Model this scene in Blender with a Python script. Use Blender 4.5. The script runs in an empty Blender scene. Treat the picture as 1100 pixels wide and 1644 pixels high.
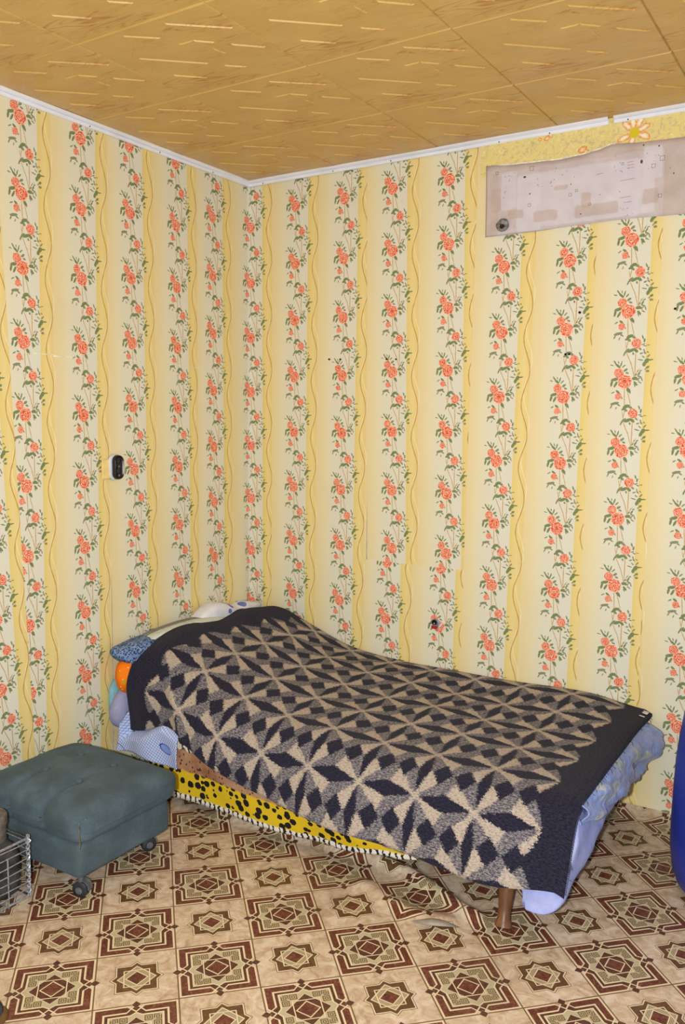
import bpy, bmesh, math, random
from mathutils import Vector, Matrix, noise
random.seed(7)
SC = bpy.context.scene
COL = SC.collection

# ------------------------------------------------------------------ camera, world, light, exposure
cam_d = bpy.data.cameras.new('camera')
cam = bpy.data.objects.new('camera', cam_d); COL.objects.link(cam)
cam_d.sensor_fit = 'HORIZONTAL'; cam_d.sensor_width = 24.0
cam_d.lens = 1370.576 * 24.0 / 1100.0
cam_d.clip_start = 0.02
PITCH, YAW, ROLL = math.radians(6.21217565), math.radians(-32.29488131), math.radians(0.51191596)
CAM = Vector((2.69567103, -3.38480592, 1.53739909))
fw = Vector((math.sin(YAW) * math.cos(PITCH), math.cos(YAW) * math.cos(PITCH), -math.sin(PITCH)))
r0 = Vector((math.cos(YAW), -math.sin(YAW), 0)); u0 = r0.cross(fw)
rt = math.cos(ROLL) * r0 + math.sin(ROLL) * u0
up = -math.sin(ROLL) * r0 + math.cos(ROLL) * u0
cam.matrix_world = Matrix(((rt.x, up.x, -fw.x, CAM.x), (rt.y, up.y, -fw.y, CAM.y), (rt.z, up.z, -fw.z, CAM.z), (0, 0, 0, 1)))
SC.camera = cam

world = bpy.data.worlds.new('daylight'); SC.world = world
world.use_nodes = True
bg = world.node_tree.nodes['Background']
bg.inputs[0].default_value = (0.93, 0.96, 1.0, 1); bg.inputs[1].default_value = 0.55

# the camera's flash, turned sideways for the upright picture: just left of the lens
fl_d = bpy.data.lights.new('camera_flash', 'AREA'); fl_d.shape = 'DISK'; fl_d.size = 0.06
fl_d.energy = 78.0; fl_d.color = (1.0, 0.995, 0.98)
fl = bpy.data.objects.new('camera_flash', fl_d); COL.objects.link(fl)
fl.matrix_world = cam.matrix_world.copy()
fl.location = CAM - rt * 0.11 - up * 0.01

VS = SC.view_settings
VS.view_transform = 'Standard'; VS.look = 'None'; VS.gamma = 1.0; VS.use_curve_mapping = False
VS.exposure = 0.0
try:
    SC.cycles.max_bounces = 6; SC.cycles.diffuse_bounces = 4; SC.cycles.glossy_bounces = 2
except Exception:
    pass

# ------------------------------------------------------------------ node helpers
def lin(c):
    return tuple(((x / 255) / 12.92 if x / 255 <= 0.04045 else ((x / 255 + 0.055) / 1.055) ** 2.4) for x in c) + (1.0,)

class G:
    """small builder around one material's node tree"""
    def __init__(self, name, rough=0.8, spec=0.2):
        self.m = bpy.data.materials.new(name); self.m.use_nodes = True
        self.nt = self.m.node_tree; self.b = self.nt.nodes['Principled BSDF']
        self.b.inputs['Roughness'].default_value = rough
        self.b.inputs['Specular IOR Level'].default_value = spec
    def n(self, t, **kw):
        x = self.nt.nodes.new(t)
        for k, v in kw.items(): setattr(x, k, v)
        return x
    def lk(self, a, b): self.nt.links.new(a, b)
    def put(self, sock, v):
        if isinstance(v, V): self.lk(v.s, sock)
        elif hasattr(v, 'is_output'): self.lk(v, sock)
        else: sock.default_value = v
    def math(self, op, a, b=None, c=None, clamp=False):
        x = self.n('ShaderNodeMath', operation=op, use_clamp=clamp)
        for i, v in enumerate((a, b, c)):
            if v is not None: self.put(x.inputs[i], v)
        return V(self, x.outputs[0])
    def uv(self):
        return self.n('ShaderNodeUVMap', uv_map='UVMap').outputs[0]
    def obj(self):
        return self.n('ShaderNodeTexCoord').outputs['Object']
    def sep(self, vec):
        x = self.n('ShaderNodeSeparateXYZ'); self.lk(vec, x.inputs[0])
        return [V(self, o) for o in x.outputs]
    def comb(self, x, y, z=0.0):
        c = self.n('ShaderNodeCombineXYZ')
        for i, v in enumerate((x, y, z)): self.put(c.inputs[i], v)
        return c.outputs[0]
    def vadd(self, a, b):
        x = self.n('ShaderNodeVectorMath', operation='ADD'); self.put(x.inputs[0], a); self.put(x.inputs[1], b)
        return x.outputs[0]
    def vmul(self, a, b):
        x = self.n('ShaderNodeVectorMath', operation='MULTIPLY'); self.put(x.inputs[0], a); self.put(x.inputs[1], b)
        return x.outputs[0]
    def vlen(self, a):
        x = self.n('ShaderNodeVectorMath', operation='LENGTH'); self.lk(a, x.inputs[0])
        return V(self, x.outputs['Value'])
    def noise(self, vec, scale, detail=3.0, rough=0.55, dist=0.0, color=False):
        x = self.n('ShaderNodeTexNoise')
        if vec is not None: self.lk(vec, x.inputs['Vector'])
        x.inputs['Scale'].default_value = scale; x.inputs['Detail'].default_value = detail
        x.inputs['Roughness'].default_value = rough; x.inputs['Distortion'].default_value = dist
        return x.outputs['Color'] if color else V(self, x.outputs[0])
    def voro(self, vec, scale, feature='F1', rand=1.0, out='Distance'):
        x = self.n('ShaderNodeTexVoronoi', feature=feature); self.lk(vec, x.inputs['Vector'])
        x.inputs['Scale'].default_value = scale; x.inputs['Randomness'].default_value = rand
        return V(self, x.outputs[out])
    def mix(self, f, a, b):
        x = self.n('ShaderNodeMix', data_type='RGBA')
        self.put(x.inputs[0], f); self.put(x.inputs[6], a); self.put(x.inputs[7], b)
        return x.outputs[2]
    def ramp(self, f, stops, interp='LINEAR'):
        x = self.n('ShaderNodeValToRGB'); cr = x.color_ramp; cr.interpolation = interp
        while len(cr.elements) > 1: cr.elements.remove(cr.elements[-1])
        cr.elements[0].position = stops[0][0]; cr.elements[0].color = stops[0][1]
        for p, c in stops[1:]:
            e = cr.elements.new(p); e.color = c
        self.put(x.inputs[0], f)
        return x.outputs[0]
    def step(self, v, a, b):
        """0 below a, 1 above b"""
        x = self.n('ShaderNodeMapRange', interpolation_type='SMOOTHSTEP')
        self.put(x.inputs[0], v); x.inputs[1].default_value = a; x.inputs[2].default_value = b
        return V(self, x.outputs[0])
    def ell(self, vec, cx, cy, rx, ry, ang=0.0):
        x = self.n('ShaderNodeMapping', vector_type='TEXTURE'); self.lk(vec, x.inputs[0])
        x.inputs[1].default_value = (cx, cy, 0); x.inputs[2].default_value = (0, 0, ang); x.inputs[3].default_value = (rx, ry, 1)
        return self.vlen(x.outputs[0])
    def minl(self, items):
        r = items[0]
        for i in items[1:]: r = self.math('MINIMUM', r, i)
        return r
    def maxl(self, items):
        r = items[0]
        for i in items[1:]: r = self.math('MAXIMUM', r, i)
        return r
    def color(self, c): self.put(self.b.inputs['Base Color'], c); return self
    def bump(self, h, strength=0.3, dist=0.01):
        x = self.n('ShaderNodeBump'); x.inputs['Strength'].default_value = strength; x.inputs['Distance'].default_value = dist
        self.put(x.inputs['Height'], h); self.lk(x.outputs[0], self.b.inputs['Normal']); return self

class V:
    def __init__(self, g, s): self.g, self.s = g, s
    def __add__(self, o): return self.g.math('ADD', self, o)
    __radd__ = __add__
    def __sub__(self, o): return self.g.math('SUBTRACT', self, o)
    def __rsub__(self, o): return self.g.math('SUBTRACT', o, self)
    def __mul__(self, o): return self.g.math('MULTIPLY', self, o)
    __rmul__ = __mul__
    def __truediv__(self, o): return self.g.math('DIVIDE', self, o)
    def __neg__(self): return self * -1.0
    def abs(self): return self.g.math('ABSOLUTE', self)
    def lt(self, o): return self.g.math('LESS_THAN', self, o)
    def gt(self, o): return self.g.math('GREATER_THAN', self, o)
    def min(self, o): return self.g.math('MINIMUM', self, o)
    def max(self, o): return self.g.math('MAXIMUM', self, o)
    def sin(self): return self.g.math('SINE', self)
    def cos(self): return self.g.math('COSINE', self)
    def fract(self): return self.g.math('FRACT', self)
    def round(self): return self.g.math('ROUND', self)
    def wrap(self, lo, hi): return self.g.math('WRAP', self, hi, lo)

def plain(name, rgb, rough=0.8, spec=0.2, var=0.12, scale=30.0, metal=0.0, bump=0.0, stretch=(1, 1, 1)):
    g = G(name, rough, spec)
    v = g.vmul(g.obj(), stretch)
    n = g.noise(v, scale, 4.0)
    lo = tuple(x * (1 - var) for x in rgb); hi = tuple(min(255, x * (1 + var)) for x in rgb)
    g.color(g.ramp(n, [(0.3, lin(lo)), (0.7, lin(hi))]))
    g.b.inputs['Metallic'].default_value = metal
    if bump: g.bump(n, bump, 0.004)
    return g.m

# ------------------------------------------------------------------ wallpaper print (pattern metres from the big rose)
WP, WU = 0.265, 0.2725
def wallpaper_material():
    g = G('rose_wallpaper', 0.62, 0.25)
    u, v, _ = g.sep(g.uv())
    uw = u.wrap(-0.14, WU - 0.14); vw = v.wrap(-0.17, WP - 0.17)
    base = g.comb(uw, vw)
    uvv = g.uv()
    nz = g.noise(uvv, 260.0, 2.0, color=True)
    wob = g.vmul(g.vadd(nz, (-0.5, -0.5, -0.5)), (0.0042, 0.0042, 0.0))
    vec = g.vadd(base, wob)
    def chain(out, cx, cy, rx, ry, ang=0.0):
        # one running minimum; each step leans on the last one so the shader is worked through in turn
        if not out: return g.ell(vec, cx, cy, rx, ry, ang)
        x = g.n('ShaderNodeVectorMath', operation='MULTIPLY_ADD')
        g.lk(out[0].s, x.inputs[0]); x.inputs[1].default_value = (1e-9, 1e-9, 0); g.lk(vec, x.inputs[2])
        return g.math('MINIMUM', out[0], g.ell(x.outputs[0], cx, cy, rx, ry, ang))
    def P(x, y): return ((x - 703) / 1783.0, (372 - y) / 2162.0)
    def E(items, ls=1.0):
        out = []
        for (x, y, l, w, a) in items:
            cx, cy = P(x, y); rx, ry = l * ls / 1950.0, w * ls / 1950.0
            for dv in (-2 * WP, -WP, 0.0, WP):
                for du in (-WU, 0.0, WU):
                    c = (cx + du, cy + dv); r = max(rx, ry)
                    if -0.14 - r < c[0] < WU - 0.14 + r and -0.17 - r < c[1] < WP - 0.17 + r:
                        out = [chain(out, c[0], c[1], rx, ry, math.radians(a))]
        return out[0]
    dark_leaf = E([(632, 212, 18, 5, 125), (652, 240, 22, 8, 140), (612, 234, 13, 3.5, 165), (674, 225, 20, 5, 75), (692, 243, 16, 4.5, 45),
        (640, 350, 22, 11, 20), (615, 382, 24, 8, 78), (642, 392, 23, 8, 62), (768, 345, 19, 11, 10), (775, 387, 19, 8, -50), (730, 440, 22, 11, -52),
        (660, 455, 18, 8, -40), (722, 574, 24, 11, 20), (735, 690, 26, 11, 25), (766, 690, 20, 10, -40), (692, 714, 16, 5, 70), (705, 594, 18, 8, 30),
        (840, 778, 20, 14, 60), (826, 802, 18, 11, 70), (808, 585, 16, 5, 110), (820, 612, 14, 6, 80), (795, 880, 16, 6, 60), (860, 770, 26, 5, 5), (850, 828, 12, 8, 30)], 1.14)
    pale_leaf = E([(655, 212, 10, 3.5, 100), (705, 275, 15, 8, 35), (716, 300, 12, 6, -20), (622, 352, 15, 7, 30), (790, 350, 16, 4, 28), (802, 377, 13, 4, -30), (770, 402, 12, 4, -70),
        (742, 458, 10, 4, -80), (626, 460, 13, 4, 30), (686, 500, 12, 4, -60), (642, 550, 28, 9, 12), (620, 575, 16, 4.5, 62), (667, 562, 14, 5, -35), (652, 590, 10, 3.5, 70),
        (748, 582, 18, 8, -30), (716, 602, 17, 8, -40), (814, 642, 12, 4, 20), (846, 650, 10, 3, 0), (825, 655, 11, 4, -15), (708, 690, 20, 8, 45), (790, 675, 16, 6, -40), (750, 716, 9, 6, -70),
        (800, 768, 18, 4, -15), (818, 744, 11, 4, -40), (804, 715, 11, 5, 15), (826, 710, 11, 5, -50), (850, 860, 11, 8, 0), (836, 842, 8, 4, 50), (850, 738, 14, 5, 45), (820, 690, 8, 4, -60), (844, 706, 8, 4, -30),
        (800, 904, 15, 5, -20), (776, 888, 10, 4, 45), (815, 925, 13, 4, -70), (790, 930, 9, 3.5, -40), (786, 858, 8, 3.5, 60), (806, 856, 9, 4, 20)], 1.22)
    stem = E([(706, 500, 66, 2.6, 93), (737, 505, 55, 2.2, 105), (722, 752, 55, 2.4, 114), (767, 790, 80, 2.8, 90), (752, 850, 50, 2.4, 105), (712, 615, 45, 2.4, 80), (700, 650, 26, 2.0, 100), (780, 870, 30, 2.0, 55)], 1.3)
    # roses: ring noise inside
    def rose(items):
        out = []
        for (x, y, r) in items:
            cx, cy = P(x, y)
            for dv in (-WP, 0.0, WP):
                if -0.17 - 0.03 < cy + dv < WP - 0.17 + 0.03:
                    out = [chain(out, cx, cy + dv, r, r * 1.02)]
        return out[0]
    rs = rose([(703, 372, 0.0270), (660, 299, 0.0185), (664, 492, 0.0135), (768, 633, 0.0195)])
    pet = g.noise(uvv, 95.0, 2.0)
    rs2 = rs + (pet - 0.5) * 0.55
    petal = (rs2 * 21.0 + pet * 9.0).sin()
    fine = g.noise(uvv, 420.0, 2.0)
    rcol = g.ramp(petal * 0.5 + 0.5 + (fine - 0.5) * 0.5, [(0.12, lin((250, 200, 170))), (0.36, lin((242, 146, 110))), (0.70, lin((236, 108, 72))), (0.95, lin((206, 74, 50)))])
    # ground stripes
    ue = (u - 0.0723).wrap(0.0, WU)
    f = ue / WU
    weave = g.noise(g.vmul(uvv, (260.0, 1500.0, 1.0)), 1.0, 1.0) - 0.5
    gr = g.ramp(f + weave * 0.05, [(0.0, lin((229, 206, 128))), (0.02, lin((231, 209, 132))), (0.12, lin((235, 215, 148))), (0.20, lin((231, 209, 136))), (0.225, lin((231, 214, 162))),
        (0.36, lin((232, 218, 172))), (0.46, lin((230, 222, 188))), (0.58, lin((226, 222, 199))), (0.80, lin((224, 223, 206))), (1.0, lin((224, 222, 203)))])
    k = 2 * math.pi / WP
    jit = (g.noise(g.comb(0.0, v), 14.0, 1.0) - 0.5) * 0.005
    gold = (ue - 0.041 + jit - (v * k - 1.01).sin() * 0.0155).abs()
    white = (ue - 0.049 + jit - (v * k + 4.37).sin() * 0.0150).abs()
    wv = g.noise(g.comb(0.0, v), 30.0, 1.0)
    c = g.mix(white.lt((wv - 0.12) * 0.0046) * 0.8, gr, lin((246, 232, 188)))
    c = g.mix(gold.lt((wv + 0.15) * 0.0034) * 0.85, c, lin((190, 142, 60)))
    c = g.mix(stem.lt(1.0) * 0.9, c, lin((196, 150, 78)))
    lfn = g.noise(uvv, 500.0, 2.0)
    c = g.mix(pale_leaf.lt(0.95), c, g.ramp(lfn, [(0.35, lin((110, 120, 92))), (0.65, lin((158, 160, 122)))]))
    c = g.mix(dark_leaf.lt(0.95), c, g.ramp(lfn, [(0.35, lin((92, 112, 72))), (0.66, lin((146, 156, 104)))]))
    c = g.mix(rs2.lt(0.98), c, rcol)
    dirt = g.noise(g.obj(), 2.2, 4.0)
    c = g.mix(g.step(dirt, 0.55, 0.8) * 0.16, c, lin((196, 178, 140)))
    g.color(c)
    h = g.noise(g.vmul(uvv, (420.0, 1400.0, 1.0)), 1.0, 1.0)
    big = g.noise(g.obj(), 5.0, 2.0)
    g.bump(h * 0.05 + big * 0.6, 0.35, 0.006)
    return g.m

# ------------------------------------------------------------------ linoleum print
def lino_material():
    g = G('printed_linoleum', 0.42, 0.35)
    ob = g.obj(); x, y, z = g.sep(ob)
    wob = g.noise(ob, 1.6, 1.0, color=True)
    wx, wy, _ = g.sep(wob)
    T = 0.2213
    X = x - 0.893 + (wx - 0.5) * 0.012; Y = y + 1.665 + (wy - 0.5) * 0.012
    p = (X + Y) * (1 / (math.sqrt(2) * T)); q = (X - Y) * (1 / (math.sqrt(2) * T))
    ip, iq = p.round(), q.round()
    par = g.math('FLOORED_MODULO', ip + iq, 2.0)            # 0 medallion, 1 star
    par = par.gt(0.5)
    P_ = ((p - ip) * 2.0).abs(); Q_ = ((q - iq) * 2.0).abs()
    m = P_.max(Q_); n = P_.min(Q_); d = P_ + Q_
    marb = g.noise(ob, 22.0, 6.0, 0.65, 1.2)
    veins = g.noise(ob, 55.0, 5.0, 0.7, 2.0)
    cream = g.ramp(marb, [(0.30, lin((172, 141, 113))), (0.48, lin((203, 179, 151))), (0.66, lin((223, 207, 186)))])
    brown = g.ramp(veins, [(0.3, lin((74, 36, 26))), (0.52, lin((108, 60, 46))), (0.66, lin((142, 92, 74))), (0.8, lin((196, 160, 138)))])
    dark = g.ramp(veins, [(0.3, lin((62, 34, 26))), (0.7, lin((112, 72, 54)))])
    olive = g.ramp(veins, [(0.3, lin((78, 50, 32))), (0.7, lin((120, 88, 58)))])
    key = lin((190, 178, 146)); keyl = lin((112, 86, 50)); linec = lin((226, 208, 172))
    one = lambda t: g.math('SUBTRACT', 1.0, t)
    AND = lambda a, b: g.math('MULTIPLY', a, b)
    OR = lambda a, b: g.math('MAXIMUM', a, b)
    # medallion
    f1 = m - 0.955 + (0.2 - n).max(0.0) * 1.0
    f2 = m - 0.74 - (0.22 - n).max(0.0) * 1.2
    f3 = m - 0.625 - (0.14 - n).max(0.0) * 0.7
    kr = g.minl([(P_ - a_).abs().max((Q_ - b_).abs()) for (a_, b_) in ((0.495, 0.495), (0.495, 0.285), (0.285, 0.495))])
    klines = OR((kr - 0.080).abs().lt(0.014), (kr - 0.034).abs().lt(0.013))
    klines = AND(klines, one(AND((P_ - Q_).abs().lt(0.03), kr.gt(0.05))))
    c = cream
    c = g.mix(f1.lt(0.0), c, brown)
    c = g.mix(AND(f2.lt(0.0), f1.lt(0.12)), c, dark)
    c = g.mix(f3.lt(0.0), c, key)
    c = g.mix(AND(f3.lt(0.0), klines), c, keyl)
    c = g.mix(d.lt(0.56), c, dark)
    c = g.mix(d.lt(0.285), c, brown)
    w = 0.024
    ln = g.maxl([f1.abs().lt(w), AND(f2.abs().lt(w), m.lt(1.0)), f3.abs().lt(w * 0.85), AND((m - 0.335).abs().lt(0.014), d.gt(0.2)), AND((d - 0.56).abs().lt(0.010), m.gt(0.0)), (d - 0.285).abs().lt(0.021)])
    c = g.mix(ln, c, linec)
    med = c
    # star
    s = (m - 0.50).min((d - 0.63) * 0.7)
    c = g.mix(s.lt(0.0), cream, olive)
    c = g.mix(d.lt(0.47), c, key)
    ring = AND(((d * 21.0).fract() - 0.5).abs().lt(0.18), d.lt(0.46))
    c = g.mix(ring, c, keyl)
    c = g.mix(d.lt(0.27), c, brown)
    ln = g.maxl([s.abs().lt(0.017), AND((m - 0.31).abs().lt(0.015), d.gt(0.3)), (d - 0.47).abs().lt(0.020), (d - 0.27).abs().lt(0.022)])
    c = g.mix(ln, c, linec)
    c = g.mix((s - 0.022).abs().lt(0.008), c, lin((92, 66, 48)))
    star = c
    c = g.mix(par, med, star)
    # little diamonds on the joints, and the joint line
    dm = (m - 1.0).abs() * 0.9 + n
    c = g.mix(dm.lt(0.11), c, dark)
    c = g.mix(AND((m - 0.992).abs().lt(0.010), n.gt(0.11)), c, lin((120, 92, 68)))
    grime = g.noise(ob, 3.0, 5.0, 0.7)
    c = g.mix(g.step(grime, 0.5, 0.8) * 0.35, c, lin((128, 104, 84)))
    g.color(c)
    g.put(g.b.inputs['Roughness'], g.noise(ob, 40.0, 3.0) * 0.25 + 0.34)
    g.bump(g.noise(ob, 9.0, 3.0), 0.25, 0.008)
    return g.m

# ------------------------------------------------------------------ blanket weave (u along the bed, v from the wall edge)
def blanket_material():
    g = G('jacquard_wool', 0.95, 0.05)
    uvv = g.uv()
    nz = g.noise(g.vmul(uvv, (120.0, 220.0, 1.0)), 1.0, 3.0, 0.8, color=True)
    nx, ny, _ = g.sep(nz)
    low = g.noise(uvv, 9.0, 2.0, color=True); lx, ly, _ = g.sep(low)
    u, v, _ = g.sep(uvv)
    us = (u - 0.66) / 0.2085 + (nx - 0.5) * 0.22 + (lx - 0.5) * 0.06
    vs = (v - 0.445) / 0.196 + (ny - 0.5) * 0.16 + (ly - 0.5) * 0.06
    a = us - us.round(); b = vs - vs.round()
    th = g.math('ARCTAN2', b, a)
    k = (th * (2 / math.pi)).round() * (math.pi / 2)
    cs, sn = k.cos(), k.sin()
    x = a * cs + b * sn; y = b * cs - a * sn                 # canonical sector, x >= |y|
    A, B = a.abs(), b.abs()
    darkdia = ((A - 0.31).abs() / 0.172 + (B - 0.5).abs() / 0.228).lt(1.0)
    slope = cs * cs * 0.08 + 0.22
    rhomb = g.math('MULTIPLY', y.abs().lt(x * slope - 0.006), x.gt(0.10))
    yy = y
    kite = g.math('MULTIPLY', yy.gt(x * slope - 0.012), (x * 1.0 + yy * 0.42).lt(0.56))
    core = (A * A + B * B).lt(0.0035)
    wool = g.noise(g.vmul(uvv, (95.0, 230.0, 1.0)), 1.0, 3.0, 0.75)
    grain = g.noise(uvv, 300.0, 2.0)
    navy = g.ramp(wool, [(0.36, lin((22, 22, 36))), (0.64, lin((50, 49, 66)))])
    beige = g.ramp(wool, [(0.33, lin((122, 112, 106))), (0.47, lin((170, 157, 144))), (0.65, lin((192, 179, 165)))])
    grey = g.ramp(wool * 0.75 + grain * 0.25, [(0.39, lin((46, 46, 62))), (0.49, lin((98, 95, 104))), (0.59, lin((154, 147, 143)))])
    c = g.mix(kite, grey, beige)
    c = g.mix(rhomb, c, navy)
    c = g.mix(darkdia, c, navy)
    c = g.mix(core, c, beige)
    # plain dark bands at both ends, with a scalloped edge
    sc_ = (vs * math.pi).cos().abs() * 0.045
    e1 = (u + (nx - 0.5) * 0.05 + sc_ + v * 0.085).lt(0.385)
    e2 = (u + (ny - 0.5) * 0.05 - sc_).gt(1.860)
    c = g.mix(g.math('MAXIMUM', e1, e2), c, navy)
    g.color(c)
    g.bump(wool * 0.6 + grain * 0.4, 0.55, 0.004)
    g.b.inputs['Sheen Weight'].default_value = 0.05
    g.b.inputs['Sheen Roughness'].default_value = 0.6
    return g.m

def leopard_material():
    g = G('animal_print_cloth', 0.8, 0.15)
    uvv = g.uv(); u, v, _ = g.sep(uvv)      # v = height over hem
    nz = g.noise(uvv, 45.0, 2.0, color=True)
    w = g.vadd(uvv, g.vmul(g.vadd(nz, (-0.5, -0.5, -0.5)), (0.012, 0.010, 0)))
    edge = g.noise(uvv, 40.0, 2.0) - 0.5
    vv = v + edge * 0.02
    sp = g.voro(g.vmul(w, (1.0, 1.1, 1)), 31.0, rand=0.75)
    spots = sp.lt(0.47)
    sp2 = g.voro(g.vmul(w, (1.0, 0.8, 1)), 62.0, rand=1.0).lt(0.24)
    zeb = ((u * 170.0 + g.noise(uvv, 22.0, 2.0) * 14.0).sin()).gt(0.45)
    c = g.mix(spots, lin((222, 190, 40)), lin((34, 32, 30)))
    br = g.mix(sp2, g.ramp(g.noise(uvv, 12.0), [(0.35, lin((150, 104, 76))), (0.65, lin((188, 146, 114)))]), lin((70, 46, 36)))
    c = g.mix(g.step(vv, 0.112, 0.122), c, br)
    ze = g.mix(zeb, lin((232, 222, 200)), lin((52, 48, 46)))
    c = g.mix(g.step(vv, 0.192, 0.200), c, ze)
    hem = g.mix(((u * 260.0 + g.noise(uvv, 50.0) * 8.0).sin()).gt(0.55), lin((234, 230, 220)), lin((40, 38, 40)))
    c = g.mix(g.step(vv, 0.020, 0.024), hem, c)
    g.color(c); g.bump(g.noise(uvv, 60.0), 0.2, 0.004)
    return g.m

# ------------------------------------------------------------------ mesh helpers
def link(o, parent=None):
    COL.objects.link(o)
    if parent is not None: o.parent = parent
    return o
def mesh(name, verts, faces, mat, parent=None, smooth=True, uvs=None, org=None):
    """verts in world metres; org = object origin"""
    if org is None:
        org = Vector((0, 0, 0))
        if parent is not None: org = Vector(parent.get('_w', (0, 0, 0)))
    org = Vector(org)
    me = bpy.data.meshes.new(name)
    me.from_pydata([tuple(Vector(v) - org) for v in verts], [], faces)
    if uvs is not None:
        l = me.uv_layers.new(name='UVMap')
        for lp in me.loops: l.data[lp.index].uv = uvs[lp.vertex_index]
    me.materials.append(mat)
    if smooth: me.polygons.foreach_set('use_smooth', [True] * len(me.polygons))
    me.update()
    o = bpy.data.objects.new(name, me)
    pw = Vector(parent.get('_w', (0, 0, 0))) if parent is not None else Vector((0, 0, 0))
    o.location = org - pw
    link(o, parent); o['_w'] = tuple(org)
    return o
def empty(name, loc, label=None, cat=None, group=None):
    o = bpy.data.objects.new(name, None); o.empty_display_size = 0.05; o.location = loc
    COL.objects.link(o); o['_w'] = tuple(loc)
    if label: tag(o, label, cat, group)
    return o
def tag(o, label, cat, group=None):
    o['label'] = label; o['category'] = cat
    if group: o['group'] = group
    return o
def struct(o): o['kind'] = 'structure'; return o
def grid(name, P, mat, parent=None, uv=None, solid=0.0, smooth=True, org=None, flip=False, off=0.0):
    ny, nx = len(P), len(P[0])
    vs = [p for row in P for p in row]
    fs = []
    for j in range(ny - 1):
        for i in range(nx - 1):
            a = j * nx + i
            f = (a, a + 1, a + nx + 1, a + nx)
            fs.append(f[::-1] if flip else f)
    us = [t for row in uv for t in row] if uv else None
    o = mesh(name, vs, fs, mat, parent, smooth, us, org)
    if solid:
        m = o.modifiers.new('thick', 'SOLIDIFY'); m.thickness = solid; m.offset = off
    return o
class B:
    """collects shapes (world coordinates) into one mesh"""
    def __init__(self): self.v, self.f = [], []
    def add(self, vs, fs):
        n = len(self.v); self.v += [Vector(p) for p in vs]; self.f += [tuple(i + n for i in f) for f in fs]
    def box(self, a, b, bev=0.0):
        bm = bmesh.new(); bmesh.ops.create_cube(bm, size=1.0)
        a, b = Vector(a), Vector(b)
        for v in bm.verts: v.co = Vector([(a[i] + b[i]) / 2 + v.co[i] * (b[i] - a[i]) for i in range(3)])
        if bev: bmesh.ops.bevel(bm, geom=list(bm.edges), offset=bev, segments=3, profile=0.5, affect='EDGES')
        self.bm(bm); return self
    def bm(self, bm):
        bm.verts.index_update()
        self.add([v.co.copy() for v in bm.verts], [[v.index for v in f.verts] for f in bm.faces]); bm.free(); return self
    def tube(self, pts, r, seg=8, cap=True):
        pts = [Vector(p) for p in pts]; n = len(pts)
        rr = r if isinstance(r, (list, tuple)) else [r] * n
        t0 = (pts[1] - pts[0]).normalized()
        ref = Vector((0, 0, 1)) if abs(t0.z) < 0.9 else Vector((1, 0, 0))
        X = t0.cross(ref).normalized()
        vs = []
        for i, p in enumerate(pts):
            t = (pts[min(i + 1, n - 1)] - pts[max(i - 1, 0)]).normalized()
            X = (X - t * X.dot(t)).normalized(); Y = t.cross(X)
            for k in range(seg):
                a = 2 * math.pi * k / seg
                vs.append(p + (X * math.cos(a) + Y * math.sin(a)) * rr[i])
        fs = [(i * seg + k, i * seg + (k + 1) % seg, (i + 1) * seg + (k + 1) % seg, (i + 1) * seg + k) for i in range(n - 1) for k in range(seg)]
        if cap: fs += [tuple(range(seg))[::-1], tuple((n - 1) * seg + k for k in range(seg))]
        self.add(vs, fs); return self
    def lathe(self, prof, c, axis=(0, 0, 1), seg=32):
        ax = Vector(axis).normalized(); c = Vector(c)
        ref = Vector((1, 0, 0)) if abs(ax.x) < 0.9 else Vector((0, 1, 0))
        X = ax.cross(ref).normalized(); Y = ax.cross(X)
        vs = []
        for (r, h) in prof:
            for k in range(seg):
                a = 2 * math.pi * k / seg
                vs.append(c + ax * h + (X * math.cos(a) + Y * math.sin(a)) * max(r, 1e-4))
        n = len(prof)
        fs = [(i * seg + k, i * seg + (k + 1) % seg, (i + 1) * seg + (k + 1) % seg, (i + 1) * seg + k) for i in range(n - 1) for k in range(seg)]
        fs += [tuple(range(seg))[::-1], tuple((n - 1) * seg + k for k in range(seg))]
        self.add(vs, fs); return self
    def build(self, name, mat, parent=None, smooth=True, org=None, auto=40):
        o = mesh(name, self.v, self.f, mat, parent, smooth, None, org)
        bm = bmesh.new(); bm.from_mesh(o.data); bmesh.ops.recalc_face_normals(bm, faces=bm.faces)
        if smooth:
            lim = math.radians(auto)
            for e in bm.edges:
                if len(e.link_faces) == 2 and e.calc_face_angle(0) > lim: e.smooth = False
        bm.to_mesh(o.data); bm.free(); return o
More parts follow.
